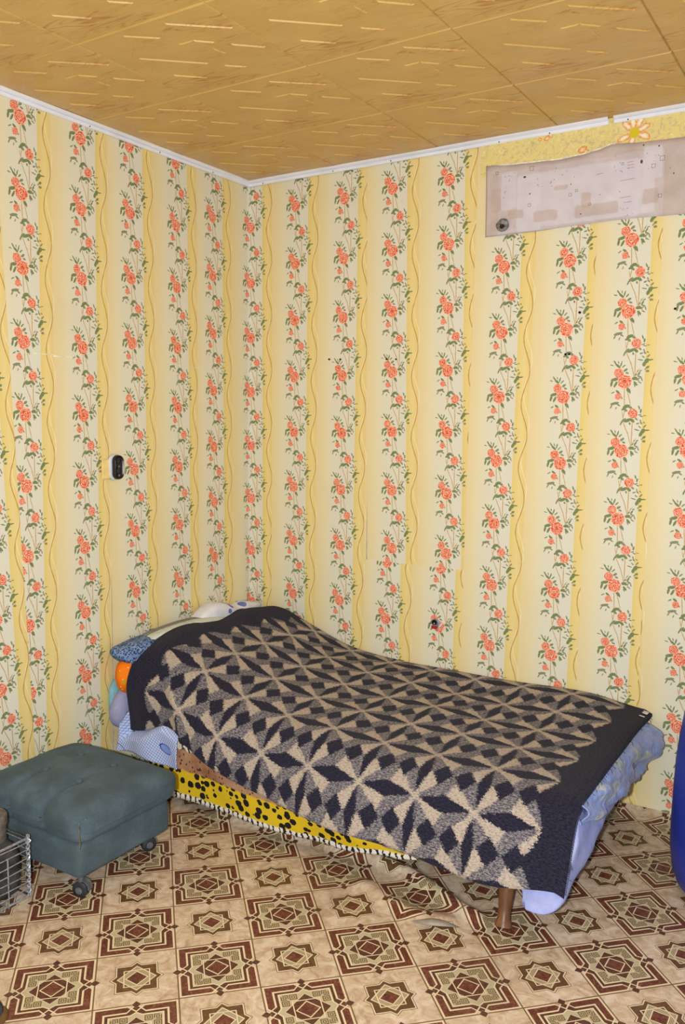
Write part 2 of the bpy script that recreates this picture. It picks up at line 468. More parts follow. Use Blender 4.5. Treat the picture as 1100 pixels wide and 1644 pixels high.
def squircle(name, c, half, mat, parent=None, e=(0.35, 0.35), res=(48, 28), deform=None, org=None):
    """superellipsoid cushion; deform(p, n) -> p"""
    c = Vector(c); nu, nv = res
    def ring(t):                       # point on a rounded square, evenly spaced
        t = (t % 1.0) * 4; k = int(t); f = t - k
        a, b_ = [(1, 2 * f - 1), (1 - 2 * f, 1), (-1, 1 - 2 * f), (2 * f - 1, -1)][k]
        q_ = (abs(a) ** (2 / e[1]) + abs(b_) ** (2 / e[1])) ** (-e[1] / 2)
        return a * q_, b_ * q_
    def side(t):                       # half outline from pole to pole
        t = t * 4
        a, b_ = (t, -1) if t < 1 else ((1, t - 2) if t < 3 else (4 - t, 1))
        q_ = (abs(a) ** (2 / e[0]) + abs(b_) ** (2 / e[0])) ** (-e[0] / 2)
        return a * q_, b_ * q_
    vs = []; uvs = []
    for j in range(nv + 1):
        r_, z_ = side(j / nv)
        for i in range(nu):
            a, b_ = ring(i / nu)
            n = Vector((r_ * a, r_ * b_, z_))
            p = Vector((c.x + half[0] * n.x, c.y + half[1] * n.y, c.z + half[2] * n.z))
            if deform: p = deform(p, n)
            vs.append(p); uvs.append((p.x - c.x + p.z, p.y - c.y + p.z * 0.3))
    fs = [(j * nu + i, j * nu + (i + 1) % nu, (j + 1) * nu + (i + 1) % nu, (j + 1) * nu + i) for j in range(nv) for i in range(nu)]
    return mesh(name, vs, fs, mat, parent, True, uvs, org)
def N(x, y, z, s=1.0): return noise.noise(Vector((x * s, y * s, z * s)))
def lerp(a, b, t): return a + (b - a) * t
def cr(pts, t):
    """Catmull-Rom through pts at t in [0,1] (uniform by index)"""
    n = len(pts) - 1; s = min(max(t, 0), 1) * n; i = min(int(s), n - 1); f = s - i
    g = lambda k: Vector(pts[min(max(k, 0), n)])
    p0, p1, p2, p3 = g(i - 1), g(i), g(i + 1), g(i + 2)
    return 0.5 * ((2 * p1) + (p2 - p0) * f + (2 * p0 - 5 * p1 + 4 * p2 - p3) * f * f + (3 * p1 - p0 - 3 * p2 + p3) * f ** 3)
def crlen(pts, n):
    """n points equally spaced by length along the Catmull-Rom curve"""
    q = [cr(pts, i / 240) for i in range(241)]
    L = [0.0]
    for i in range(240): L.append(L[-1] + (q[i + 1] - q[i]).length)
    out = []; k = 0
    for i in range(n):
        d = L[-1] * i / (n - 1)
        while k < 239 and L[k + 1] < d: k += 1
        f = (d - L[k]) / max(L[k + 1] - L[k], 1e-9)
        out.append(q[k].lerp(q[k + 1], f))
    return out, L[-1]
def interp(tab, x):
    if x <= tab[0][0]: return tab[0][1]
    for (a, va), (b, vb) in zip(tab, tab[1:]):
        if x <= b:
            f = (x - a) / (b - a); f = f * f * (3 - 2 * f)
            return va + (vb - va) * f
    return tab[-1][1]

# ------------------------------------------------------------------ room shell
ZC = 2.676
plaster = plain('wall_plaster', (206, 196, 176), 0.9, 0.1)
M_WP = wallpaper_material()
wl = B().box((-0.12, -3.9, 0), (-0.004, 0.12, ZC + 0.1)).build('wall_left', plaster, None, False); struct(wl)
wb = B().box((-0.12, 0.004, 0), (3.3, 0.12, ZC + 0.1)).build('wall_back', plaster, None, False); struct(wb)

def strip(wall, pos, ph, ti, s0, s1, z0, z1, off, slope0=None, slope1=None):
    """one drop of wallpaper. s0/s1: edges at z=1.3, slopes: how far the edges lean per metre"""
    slope0 = ti if slope0 is None else slope0; slope1 = ti if slope1 is None else slope1
    nz, ns = 28, 8
    P, U = [], []
    for j in range(nz + 1):
        rp, ru = [], []
        for i in range(ns + 1):
            zz0 = z0(0) if callable(z0) else z0
            z = lerp(zz0, z1, j / nz)
            a = s0 + slope0 * (z - 1.3); b = s1 + slope1 * (z - 1.3)
            s = lerp(a, b, i / ns)
            o = off + 0.0009 * (1 + N(s * 3, z * 2.2, pos * 7)) * math.sin(math.pi * i / ns)
            if wall == 'R':
                rp.append((s, -o, z)); ru.append((s - pos - ti * (z - 1.3), z - ph))
            else:
                rp.append((o, -s, z)); ru.append((pos + ti * (z - 1.3) - s, z - ph))
        P.append(rp); U.append(ru)
    return grid('wallpaper_strip', P, M_WP, wb if wall == 'R' else wl, U, 0.0, True, flip=(wall == 'R' and False))
ZT = ZC
# corner drop, folded round the corner
P, U = [], []
R_ = 0.022; q = math.pi * R_ / 4
ss = [-0.385, -0.30, -0.2, -0.1, -0.05, -q, -q * 0.6, -q * 0.2, q * 0.2, q * 0.6, q, 0.05, 0.1, 0.150]
for j in range(61):
    z = ZT * j / 60; rp, ru = [], []
    low = max(0.0, 1 - abs(z - 0.72) / 0.42)
    for s in ss:
        if s < -q: p = Vector((0.0008, -(R_ - (s + q)), z))
        elif s > q: p = Vector((R_ + (s - q), -0.0008, z))
        else:
            a = (s + q) / (2 * q) * math.pi / 2
            p = Vector((R_ - R_ * math.cos(a) + 0.0008, -(R_ - R_ * math.sin(a)) - 0.0008, z))
        if -0.2 < s <= -q * 0.2:                   # the paper stands off the corner low down
            p.x += 0.016 * low * math.exp(-((s + 0.055 + 0.03 * (z - 0.7)) / 0.028) ** 2) + 0.003
        rp.append(p); ru.append((s - 0.006, z - 2.461))
    P.append(rp); U.append(ru)
grid('wallpaper_strip', P, M_WP, wb, U)
strip('R', 0.275, 2.532, 0.0055, 0.141, 0.692, 0, ZT, 0.0016)
strip('R', 0.821, 2.543, -0.0142, 0.690, 1.24, 0.80, ZT, 0.0024)
strip('R', 0.807, 0.887, 0.010, 0.690, 1.24, 0, 0.888, 0.0036)
strip('R', 1.322, 2.163, 0.0121, 1.190, 1.722, 0, ZT, 0.0048)
strip('R', 1.835, 2.219, 0.0069, 1.702, 1.960, 0, ZT, 0.0062)
strip('R', 2.078, 0.637, -0.018, 1.945, 2.470, 0, ZT, 0.0076, 0.0069)
strip('R', 2.610, 2.470, 0.0, 2.465, 3.30, 0, ZT, 0.0088, -0.018)
strip('L', 0.787, 2.641, -0.0012, 0.925, 0.383, 0, ZT, 0.0018)
strip('L', 1.331, 2.603, -0.0150, 1.470, 0.921, 0, ZT, 0.0030)
strip('L', 1.500, 0.532, 0.036, 1.372, 1.92, 0, ZT, 0.0044, 0.038)
strip('L', 2.040, 2.500, 0.0, 1.91, 2.45, 0, ZT, 0.0056, 0.036)
strip('L', 2.590, 2.400, 0.0, 2.44, 2.99, 0, ZT, 0.0066)
strip('L', 3.130, 2.300, 0.0, 2.98, 3.90, 0, ZT, 0.0076)

# nail holes in the papered walls
M_HOLE = plain('dark_hole', (30, 26, 24), 0.9, 0.05)
for (s, z, r) in [(1.653, 1.961, 0.0050), (1.602, 1.801, 0.0042), (1.617, 1.801, 0.0042), (2.009, 1.954, 0.0045), (0.480, 1.814, 0.0042), (0.542, 1.812, 0.0042), (0.787, 1.805, 0.0036), (0.835, 1.804, 0.0036)]:
    B().lathe([(r, -0.004), (r, 0.0005), (r * 0.55, 0.0012)], (s, -0.0098, z), (0, -1, 0), 10).build('nail_hole', M_HOLE, wb)
# hairline scuff across the left wall
M_SCUFF = plain('scuffed_paper', (236, 228, 204), 0.7, 0.2)
b = B(); rs = random.Random(3); s = 0.36
while s < 1.46:
    L = rs.uniform(0.02, 0.10)
    if rs.random() < 0.6:
        z = 1.768 + rs.uniform(-0.004, 0.004)
        b.add([(0.0088, -s, z), (0.0088, -s - L, z + rs.uniform(-0.003, 0.003)), (0.0092, -s - L, z + 0.003), (0.0092, -s, z + 0.0025)], [(0, 1, 2, 3)])
    s += L
o = b.build('paper_scuff', M_SCUFF, wl); o['kind'] = 'stuff'

# floor
M_LINO = lino_material()
RIDGE = [(0.60, -0.93), (1.0, -0.905), (1.26, -0.895), (1.42, -0.918), (1.54, -0.962), (1.65, -1.015), (1.72, -1.035)]
RIDGE2 = [(1.33, -1.06), (1.45, -1.10), (1.55, -1.12), (1.66, -1.10)]
def dseg(p, line):
    best = 9
    for a, b_ in zip(line, line[1:]):
        ax, ay = a; dx, dy = b_[0] - ax, b_[1] - ay
        t = max(0, min(1, ((p[0] - ax) * dx + (p[1] - ay) * dy) / (dx * dx + dy * dy)))
        best = min(best, math.hypot(p[0] - ax - t * dx, p[1] - ay - t * dy))
    return best
def floor_z(x, y):
    z = 0.0
    if 0.4 < x < 1.95 and -1.35 < y < -0.7:
        d = dseg((x, y), RIDGE); z += 0.026 * math.exp(-(d / 0.026) ** 2)
        d = dseg((x, y), RIDGE2); z += 0.014 * math.exp(-(d / 0.034) ** 2)
    if x > 1.5 and y > -0.09:
        z += 0.030 * ((y + 0.09) / 0.09) ** 2 * min(1, (x - 1.5) / 0.3) * (0.75 + 0.4 * N(x * 6, 0, 4))
    return z
xs = [i * 0.0125 for i in range(int(3.3 / 0.0125) + 1)]
ys = [-i * 0.0125 for i in range(int(3.8 / 0.0125) + 1)]
P = [[(x, y - 0.0098, floor_z(x, y)) for x in xs] for y in ys]
fl_o = grid('floor', P, M_LINO, None, None, 0.0, True, flip=True); struct(fl_o)
B().box((-0.12, -3.9, -0.12), (3.3, 0.12, -0.004)).build('subfloor', plain('floor_boards', (120, 90, 64)), fl_o, False)
M_LBACK = plain('linoleum_backing', (150, 140, 128), 0.8, 0.1)
P = []
for j in range(7):
    f = j / 6; row = []
    for i in range(13):
        t = i / 12; w = math.sin(math.pi * t) ** 0.8
        row.append((1.565 + 0.115 * t + 0.02 * f, -1.175 + 0.05 * t - 0.05 * w * (f - 0.4), 0.006 + 0.020 * w * math.sin(math.pi * min(1, f * 0.75))))
    P.append(row)
grid('torn_linoleum_lip', P, M_LBACK, fl_o, None, 0.002)

# ceiling: backing slab, then single printed foam tiles
M_CB = plain('ceiling_backing', (206, 178, 118), 0.85, 0.1)
ce = B().box((-0.12, -3.9, ZC + 0.006), (3.3, 0.12, ZC + 0.1)).build('ceiling', M_CB, None, False); struct(ce)
def ceiling_material():
    g = G('printed_foam_tile', 0.36, 0.5)
    ob = g.obj(); x, y, z = g.sep(ob)
    v1 = g.comb(x * 1.7, y * 12.0, 0.0)
    fig = g.noise(v1, 1.0, 3.0, 0.55, 0.8)
    lines = ((fig * 17.0).fract() - 0.5).abs()
    msk = g.step(g.noise(g.comb(x * 2.4, y * 8.0, 3.0), 1.0, 2.0), 0.48, 0.62)
    streak = g.step(g.noise(g.comb(x * 10.0, y * 150.0, 7.0), 1.0, 3.0), 0.5, 0.75)
    base = g.ramp(g.noise(ob, 5.0, 3.0), [(0.3, lin((194, 156, 84))), (0.7, lin((204, 168, 96)))])
    c = g.mix(streak * 0.40, base, lin((172, 124, 54)))
    c = g.mix(msk * g.step(lines, 0.25, 0.5) * 0.85, c, lin((164, 104, 40)))
    knot = g.step(g.noise(g.comb(x * 7.0, y * 26.0, 11.0), 1.0, 2.0), 0.66, 0.72)
    c = g.mix(knot * 0.6, c, lin((182, 112, 44)))
    g.color(c)
    g.bump(g.noise(g.comb(x * 60.0, y * 400.0, 0.0), 1.0, 2.0), 0.12, 0.002)
    return g.m
M_TILE = ceiling_material()
TX, TY = 0.515, 0.497
def tile_mesh():
    b = B(); w, h = TX / 2 - 0.0012, TY / 2 - 0.0012
    e = 0.0028
    v = [(-w, -h, 0.006), (w, -h, 0.006), (w, h, 0.006), (-w, h, 0.006), (-w + e, -h + e, 0), (w - e, -h + e, 0), (w - e, h - e, 0), (-w + e, h - e, 0)]
    b.add(v, [(4, 7, 6, 5), (0, 4, 5, 1), (1, 5, 6, 2), (2, 6, 7, 3), (3, 7, 4, 0)])
    segs = [((.65, .07), (.95, .32)), ((.33, .06), (.50, .20)), ((.53, .325), (.64, .325)), ((.64, .325), (.735, .415)), ((.18, .345), (.50, .635)), ((.18, .66), (.345, .81)), ((.565, .71), (.675, .805)), ((.80, .485), (.955, .63)), ((.67, .47), (.69, .58))]
    # the same motif turned a quarter, fainter relief
    segs2 = [((.16, .30), (.33, .14)), ((.58, .62), (.77, .44)), ((.80, .92), (.93, .78)), ((.40, .95), (.55, .79)), ((.45, .28), (.60, .12)), ((.06, .58), (.16, .48))]
    for k, (S, hh, ww) in enumerate(((segs, 0.0038, 0.0022), (segs2, 0.0012, 0.0024))):
        for (a, c) in S:
            A = Vector(((a[0] - .5) * TX, (a[1] - .5) * TY, 0)); C_ = Vector(((c[0] - .5) * TX, (c[1] - .5) * TY, 0))
            t = (C_ - A).normalized(); n = Vector((-t.y, t.x, 0)) * ww
            dz = Vector((0, 0, -hh))
            vs = [A - n, A + n, C_ + n, C_ - n, A + t * 0.006 + dz, C_ - t * 0.006 + dz]
            b.add(vs, [(0, 4, 5, 3), (1, 2, 5, 4), (0, 1, 4), (3, 5, 2)])
    me = bpy.data.meshes.new('ceiling_tile'); me.from_pydata([tuple(p) for p in b.v], [], b.f)
    bm = bmesh.new(); bm.from_mesh(me)
    for f in bm.faces:
        f.normal_update()
        if f.normal.z > 0: f.normal_flip()
    bm.to_mesh(me); bm.free()
    me.materials.append(M_TILE); return me
TM = tile_mesh()
rt_ = random.Random(5)
for i in range(6):
    for j in range(7):
        o = bpy.data.objects.new('ceiling_tile', TM)
        o.location = (TX * (i + 0.5), -TY * (j + 0.5), ZC + rt_.uniform(-0.0012, 0.0006))
        o.rotation_euler = (rt_.uniform(-.003, .003), rt_.uniform(-.003, .003), rt_.uniform(-.002, .002))
        link(o, ce)

# ceiling mouldings
M_TRIM = plain('white_moulding', (232, 235, 244), 0.45, 0.4, 0.03, 8.0)
PROF = [(0.0, 0.0250), (0.006, 0.0250), (0.008, 0.0235), (0.009, 0.0145), (0.0085, 0.0135), (0.0045, 0.0125), (0.0045, 0.0112), (0.0110, 0.0100), (0.0150, 0.0080), (0.019, 0.0060), (0.021, 0.0045), (0.021, 0.0), (0.0, 0.0)]
def moulding(name, a, c, axis):
    P = []
    n = 60
    for k in range(n + 1):
        s = lerp(a, c, k / n); row = []
        for (d, h) in PROF:
            sag = 0.0012 * N(s * 2.5, 0, a * 3) + (0.0010 * N(s * 11, 5, 1) if d > 0.012 else 0)
            z = ZC - h + sag
            row.append((s, -d - 0.009 + 0.001 * N(s * 3, 2, 2), z) if axis == 'x' else (d + 0.006, -s, z))
        P.append(row)
    o = grid(name, P, M_TRIM, None, None, 0.0, False)
    bm = bmesh.new(); bm.from_mesh(o.data); bmesh.ops.holes_fill(bm, edges=[e for e in bm.edges if e.is_boundary]); bmesh.ops.recalc_face_normals(bm, faces=bm.faces); bm.to_mesh(o.data); bm.free()
    struct(o); return o
t1 = moulding('trim_1', 0.012, 3.8, 'y')
t2 = moulding('trim_2', 0.006, 1.738, 'x')
t3 = moulding('trim_3', 1.758, 3.25, 'x')
M_NAIL = plain('nail_head', (96, 92, 96), 0.5, 0.5)
for (o, pts) in ((t1, [0.28, 0.62, 1.0]), (t2, [0.10, 0.50, 0.80, 1.30, 1.51]), (t3, [1.81, 2.2])):
    for s in pts:
        c = (s, -0.0165, ZC - 0.0195) if o is not t1 else (0.0135, -s, ZC - 0.0195)
        B().lathe([(0.003, -0.003), (0.003, 0.002), (0.0015, 0.003)], c, (0, -0.9, -0.4) if o is not t1 else (0.9, 0, -0.4), 8).build('nail_head', M_NAIL, o)

# ------------------------------------------------------------------ bare patch, old paper, plaster plug
def old_paper_material():
    g = G('old_lily_wallpaper', 0.7, 0.15)
    uvv = g.uv()
    n = g.noise(uvv, 60.0, 3.0, 0.6, 1.0)
    c = g.ramp(n, [(0.36, lin((206, 192, 140))), (0.48, lin((228, 213, 146))), (0.6, lin((234, 213, 132))), (0.7, lin((234, 228, 192)))])
    nz = g.noise(uvv, 90.0, 2.0, color=True)
    w = g.vadd(uvv, g.vmul(g.vadd(nz, (-0.5, -0.5, -0.5)), (0.012, 0.012, 0)))
    lil = []
    for a, l in ((20, .034), (62, .040), (100, .036), (135, .038), (200, .040), (335, .038), (255, .032)):
        r = math.radians(a)
        lil.append(g.ell(w, 1.834 + math.cos(r) * l, 2.607 + math.sin(r) * l * 1.02, 0.027, 0.0115, r))
    pet = g.minl(lil)
    pc = g.ramp(pet + (g.noise(uvv, 140.0, 2.0) - 0.5) * 0.6, [(0.3, lin((246, 238, 214))), (0.62, lin((244, 206, 150))), (0.95, lin((226, 142, 78)))])
    c = g.mix(pet.lt(1.0), c, pc)
    c = g.mix(g.ell(w, 1.834, 2.606, 0.017, 0.020).lt(1.0), c, lin((214, 200, 44)))
    sm = g.minl([g.ell(w, 1.498, 2.640, 0.014, 0.009, 0.5), g.ell(w, 1.512, 2.650, 0.010, 0.009, 0.0), g.ell(w, 1.470, 2.640, 0.008, 0.007, 0.0), g.ell(w, 1.640, 2.575, 0.018, 0.012, 0.4), g.ell(w, 1.655, 2.568, 0.012, 0.007, 0.0)])
    sc_ = g.ramp(sm + (g.noise(uvv, 200.0, 2.0) - 0.5) * 0.5, [(0.3, lin((244, 214, 160))), (0.9, lin((224, 140, 78)))])
    c = g.mix(sm.lt(1.0), c, sc_)
    g.color(c); g.bump(n, 0.15, 0.003); return g.m
M_OLD = old_paper_material()
P, U = [], []
for j in range(9):
    row, ru = [], []
    for i in range(60):
        x = 1.222 + i * 0.0187; z = lerp(2.53, ZC - 0.002, j / 8)
        row.append((x, -0.0112 - 0.0012 * N(x * 9, z * 9, 2), z)); ru.append((x, z))
    P.append(row); U.append(ru)
grid('old_wallpaper_strip', P, M_OLD, wb, U)

def patch_material():
    g = G('bare_backing_paper', 0.85, 0.1)
    uvv = g.uv(); x, z, _ = g.sep(uvv)
    nz = g.noise(uvv, 30.0, 2.0, color=True)
    w = g.vadd(uvv, g.vmul(g.vadd(nz, (-0.5, -0.5, -0.5)), (0.008, 0.008, 0)))
    wx, wz, _ = g.sep(w)
    n = g.noise(uvv, 14.0, 4.0)
    c = g.ramp(n, [(0.3, lin((194, 182, 182))), (0.7, lin((210, 199, 201)))])
    brown = g.ramp(n, [(0.3, lin((182, 162, 148))), (0.7, lin((198, 180, 168)))])
    pale = g.ramp(n, [(0.3, lin((208, 203, 214))), (0.7, lin((220, 215, 224)))])
    def rect(cx, cz, hx, hz, r=0.012):
        dx = ((wx - cx).abs() - (hx - r)).max(0.0); dz = ((wz - cz).abs() - (hz - r)).max(0.0)
        return 1.0 - g.step(g.math('SQRT', dx * dx + dz * dz), r * 0.55, r * 1.25)
    rim = g.maxl([x.lt(1.30) , (z + (n - 0.5) * 0.02).gt(2.535), x.gt(1.945)])
    c = g.mix(rim * 0.45, c, brown)
    for r in ((1.62, 2.41, 0.24, 0.105), (1.345, 2.46, 0.034, 0.075), (1.83, 2.41, 0.085, 0.10), (1.43, 2.40, 0.05, 0.11), (1.905, 2.49, 0.035, 0.06)):
        c = g.mix(rect(*r) * 0.75, c, pale)
    for r in ((1.29, 2.43, 0.022, 0.05), (1.375, 2.365, 0.035, 0.018), (1.50, 2.345, 0.05, 0.022), (1.70, 2.345, 0.085, 0.024), (1.90, 2.37, 0.03, 0.028), (1.56, 2.445, 0.03, 0.01), (1.66, 2.385, 0.02, 0.03)):
        c = g.mix(rect(*r) * 0.6, c, brown)
    # small outlined squares, short rules and dots printed on the backing
    sq = []
    for (cx, cz, h) in ((1.44, 2.534, .008), (1.293, 2.536, .005), (1.433, 2.393, .0055), (1.938, 2.500, .008), (1.907, 2.477, .0065), (1.934, 2.367, .006), (1.598, 2.412, .005), (1.674, 2.368, .004), (1.795, 2.500, .004), (1.622, 2.425, .004)):
        d = (x - cx).abs().max((z - cz).abs())
        sq.append((d - h).abs().lt(0.0008))
    c = g.mix(g.maxl(sq) * 0.75, c, lin((96, 78, 72)))
    ru = []
    for (cx, cz, hx) in ((1.825, 2.503, .013), (1.825, 2.492, .013), (1.825, 2.482, .013), (1.815, 2.44, .026), (1.808, 2.377, .02), (1.818, 2.358, .014), (1.71, 2.475, .012)):
        ru.append(g.math('MULTIPLY', (x - cx).abs().lt(hx), (z - cz - (x - cx) * 0.06).abs().lt(0.0013)))
    c = g.mix(g.maxl(ru) * 0.7, c, lin((178, 132, 108)))
    rd = random.Random(11); dots = []
    for (x0, x1, z0, z1, k) in ((1.325, 1.37, 2.46, 2.53, 9), (1.46, 1.54, 2.44, 2.52, 9), (1.75, 1.93, 2.44, 2.53, 12), (1.79, 1.84, 2.305, 2.34, 7), (1.27, 1.98, 2.31, 2.54, 12)):
        for _ in range(k): dots.append(g.ell(uvv, rd.uniform(x0, x1), rd.uniform(z0, z1), rd.uniform(.0015, .003), rd.uniform(.0015, .003)))
    c = g.mix(g.minl(dots).lt(1.0) * 0.55, c, lin((122, 104, 108)))
    bl = g.minl([g.ell(uvv, 1.864, 2.498, .0045, .007), g.ell(uvv, 1.411, 2.505, .006, .004), g.ell(uvv, 1.434, 2.437, .003, .003), g.ell(uvv, 1.870, 2.556, .003, .003), g.ell(uvv, 1.925, 2.545, .003, .003), g.ell(uvv, 1.60, 2.452, .002, .0025), g.ell(uvv, 1.64, 2.335, .0025, .003), g.ell(uvv, 1.98, 2.44, .0025, .003)])
    c = g.mix(bl.lt(1.0) * 0.9, c, lin((44, 44, 46)))
    ed = g.minl([(x - 1.2475).abs() - 0.0, (z - 2.2895).abs() + x.gt(1.7) * 1.0])
    c = g.mix(ed.lt(0.0016) * 0.5, c, lin((150, 120, 100)))
    g.color(c); g.bump(n, 0.2, 0.004); return g.m
M_PATCH = patch_material()
TOPE = [(1.243, 2.571), (1.372, 2.560), (1.46, 2.556), (1.551, 2.552), (1.63, 2.556), (1.697, 2.564), (1.755, 2.577), (1.881, 2.567), (2.012, 2.563), (2.3, 2.56)]
BOTE = [(1.251, 2.287), (1.434, 2.288), (1.635, 2.294), (1.802, 2.297), (2.025, 2.291), (2.3, 2.29)]
P, U = [], []
for j in range(15):
    row, ru = [], []
    for i in range(110):
        x = 1.246 + i * 0.0095
        zt, zb = interp(TOPE, x), interp(BOTE, x)
        f = j / 14
        z = lerp(zb, zt, f) + (0.0015 * N(x * 60, f * 3, 1) if j in (0, 14) else 0)
        o = 0.0135 + 0.003 * N(x * 5, z * 5, 8) + 0.004 * max(0, f - 0.85) / 0.15 * max(0, N(x * 14, 0, 3))
        row.append((x + 0.004 * (1 - f), -o, z)); ru.append((x, z))
    P.append(row); U.append(ru)
pt = grid('backing_sheet', P, M_PATCH, None, U, 0.0012, org=(1.7, -0.0135, 2.43))
tag(pt, 'pinkish bare backing sheet stained with faint squares, high on the wall below the white moulding', 'wall patch')
# torn edge of the top paper under the sheet's top
M_TORN = plain('torn_paper_edge', (240, 230, 206), 0.8, 0.1)
b = B()
for k in range(26):
    x = 1.30 + k * 0.018
    z = interp(TOPE, x) + 0.002
    h = 0.003 + 0.004 * abs(N(k * 0.7, 0, 0))
    b.add([(x, -0.017, z - 0.004), (x + 0.018, -0.017, interp(TOPE, x + 0.018) - 0.002), (x + 0.017, -0.016, interp(TOPE, x + 0.018) + h), (x + 0.002, -0.016, z + h * 0.6)], [(0, 1, 2, 3)])
o = b.build('torn_edge', M_TORN, pt); o['kind'] = 'stuff'
# plaster-filled knock-out at the sheet's lower left corner
M_PLUG = plain('grey_wad', (112, 110, 108), 0.95, 0.1, 0.45, 70.0, bump=0.6)
def plugd(p, n): return p + Vector((0.004 * N(p.x, p.y, p.z, 60), 0.003 * N(p.z, p.x, p.y, 90), 0.005 * N(p.y, p.z, p.x, 55)))
pg = squircle('pipe_plug', (1.327, -0.024, 2.326), (0.026, 0.013, 0.024), M_PLUG, None, (0.8, 0.9), (28, 16), plugd, org=(1.327, -0.018, 2.326))
tag(pg, 'lump of grey plaster plugging a hole at the lower left corner of the backing sheet', 'plaster plug')
squircle('hole', (1.331, -0.035, 2.318), (0.011, 0.006, 0.009), plain('plug_shadow', (52, 40, 36), 0.95, 0.05), pg, (0.9, 0.9), (16, 10), plugd)

# ------------------------------------------------------------------ socket on the left wall
M_BLACK = plain('black_bakelite', (22, 22, 25), 0.3, 0.5, 0.2, 20.0)
M_PALE = plain('pale_plastic', (206, 212, 220), 0.5, 0.4, 0.05)
M_SCREW = plain('screw_metal', (120, 122, 128), 0.35, 0.5, 0.1, metal=0.7)
SK = empty('wall_socket', (0.008, -0.900, 1.331), 'black oval double wall socket in a torn opening of the left wallpaper', 'socket')
def capsule(name, cy, cz, hy, hz, x0, x1, mat, parent, dish=0.0, n=32):
    prof = [(1.0, x0), (1.0, lerp(x0, x1, 0.6)), (0.93, lerp(x0, x1, 0.9)), (0.84, x1), (0.72, x1 - dish * 0.5), (0.45, x1 - dish), (0.0, x1 - dish)]
    vs, fs = [], []
    for (k, x) in prof:
        for i in range(n):
            a = 2 * math.pi * i / n; r = hy * k
            vs.append((x, cy + r * math.cos(a), cz + r * math.sin(a) + math.copysign(hz - hy, math.sin(a) + 1e-9)))
    m = len(prof)
    for j in range(m - 1):
        for i in range(n): fs.append((j * n + i, j * n + (i + 1) % n, (j + 1) * n + (i + 1) % n, (j + 1) * n + i))
    b = B(); b.add(vs, fs); return b.build(name, mat, parent)
capsule('back_plate', -0.906, 1.331, 0.031, 0.054, 0.006, 0.018, M_PALE, SK)
capsule('socket_body', -0.898, 1.331, 0.027, 0.051, 0.008, 0.034, M_BLACK, SK, 0.008)
for dz in (0.022, -0.026):
    B().lathe([(0.005, -0.004), (0.005, 0.002), (0.003, 0.003)], (0.028, -0.898, 1.331 + dz * 0.15 - (0.0 if dz > 0 else 0.030)), (1, 0, 0), 12).build('screw', M_SCREW, SK)
for dz in (0.026, -0.014):
    B().lathe([(0.014, -0.004), (0.014, 0.0025), (0.011, 0.003), (0.010, 0.0005)], (0.027, -0.898, 1.331 + dz), (1, 0, 0), 20).build('socket_well', M_BLACK, SK)
M_FLAP = plain('yellow_paper', (238, 212, 140), 0.7, 0.2, 0.04)
P = []
for j in range(9):
    z = 1.282 + j * 0.0105
    P.append([(0.0095 + 0.006 * (i / 6) ** 2 * math.sin(math.pi * j / 8), -0.972 + i * 0.0075, z) for i in range(7)])
grid('torn_paper_flap', P, M_FLAP, SK, None, 0.0008)

# small wiring hole in the back wall above the bed
WH = empty('wiring_hole', (1.055, -0.006, 0.628), 'small open wiring hole with grey rim and red cap in the wallpaper above the bed', 'wiring hole')
M_GREY = plain('grey_metal_ring', (128, 132, 134), 0.4, 0.5, 0.25, 60.0)
M_RED = plain('red_plastic', (170, 26, 26), 0.4, 0.4)
B().lathe([(0.024, 0.0), (0.024, 0.004), (0.020, 0.006), (0.018, 0.001), (0.0, 0.0005)], (1.055, -0.0045, 0.633), (0, -1, 0), 20).build('rim', M_GREY, WH)
squircle('dark_recess', (1.053, -0.0105, 0.640), (0.012, 0.003, 0.011), M_HOLE, WH, (0.8, 0.8), (16, 10))
B().box((1.041, -0.017, 0.612), (1.066, -0.006, 0.625), 0.003).build('red_cap', M_RED, WH)
B().box((1.034, -0.014, 0.623), (1.042, -0.008, 0.631), 0.002).box((1.051, -0.015, 0.634), (1.056, -0.009, 0.639), 0.0015).build('wire_end', M_PALE, WH)
P = [[(1.068 + 0.004 * j + 0.012 * i / 4, -0.0075 - 0.004 * math.sin(i / 4 * 3), 0.618 + 0.006 * j) for i in range(5)] for j in range(5)]
grid('peeled_paper', P, plain('peeled_paper', (232, 206, 204), 0.7), WH, None, 0.0006)

# ------------------------------------------------------------------ bed
M_WOOD = plain('varnished_wood', (112, 72, 44), 0.4, 0.4, 0.25, 25.0, stretch=(1, 1, 0.15))
M_FRAME = plain('dusty_frame', (104, 90, 78), 0.8, 0.1, 0.2, 20.0)
M_MATT = plain('mattress_ticking', (176, 170, 172), 0.9, 0.1, 0.1, 60.0)
bed = empty('bed', (1.0, -0.5, 0.0), 'low single bed on tapered wooden legs along the back wall, under the blankets', 'bed')
B().box((0.12, -0.965, 0.16), (1.93, -0.06, 0.25), 0.012).build('frame', M_FRAME, bed)
def mattd(p, n): return p + Vector((0, 0, 0.012 * N(p.x, p.y, 0, 3)))
squircle('mattress', (0.862, -0.49, 0.315), (0.725, 0.435, 0.072), M_MATT, bed, (0.25, 0.12), (64, 24), mattd)
def leg(x, y, dx, dy):
    b = B(); top = Vector((x, y, 0.17)); bot = Vector((x + dx, y + dy, 0.0))
    pts = [top.lerp(bot, t) for t in (0, 0.35, 0.7, 0.86, 0.93, 1.0)]
    b.tube(pts, [0.0275, 0.0245, 0.020, 0.0195, 0.025, 0.027], 20)
    return b.build('leg', M_WOOD, bed)
leg(1.795, -0.975, 0.012, -0.062); leg(0.25, -0.93, -0.012, -0.04); leg(1.795, -0.16, 0.01, 0.04); leg(0.25, -0.16, -0.01, 0.04)

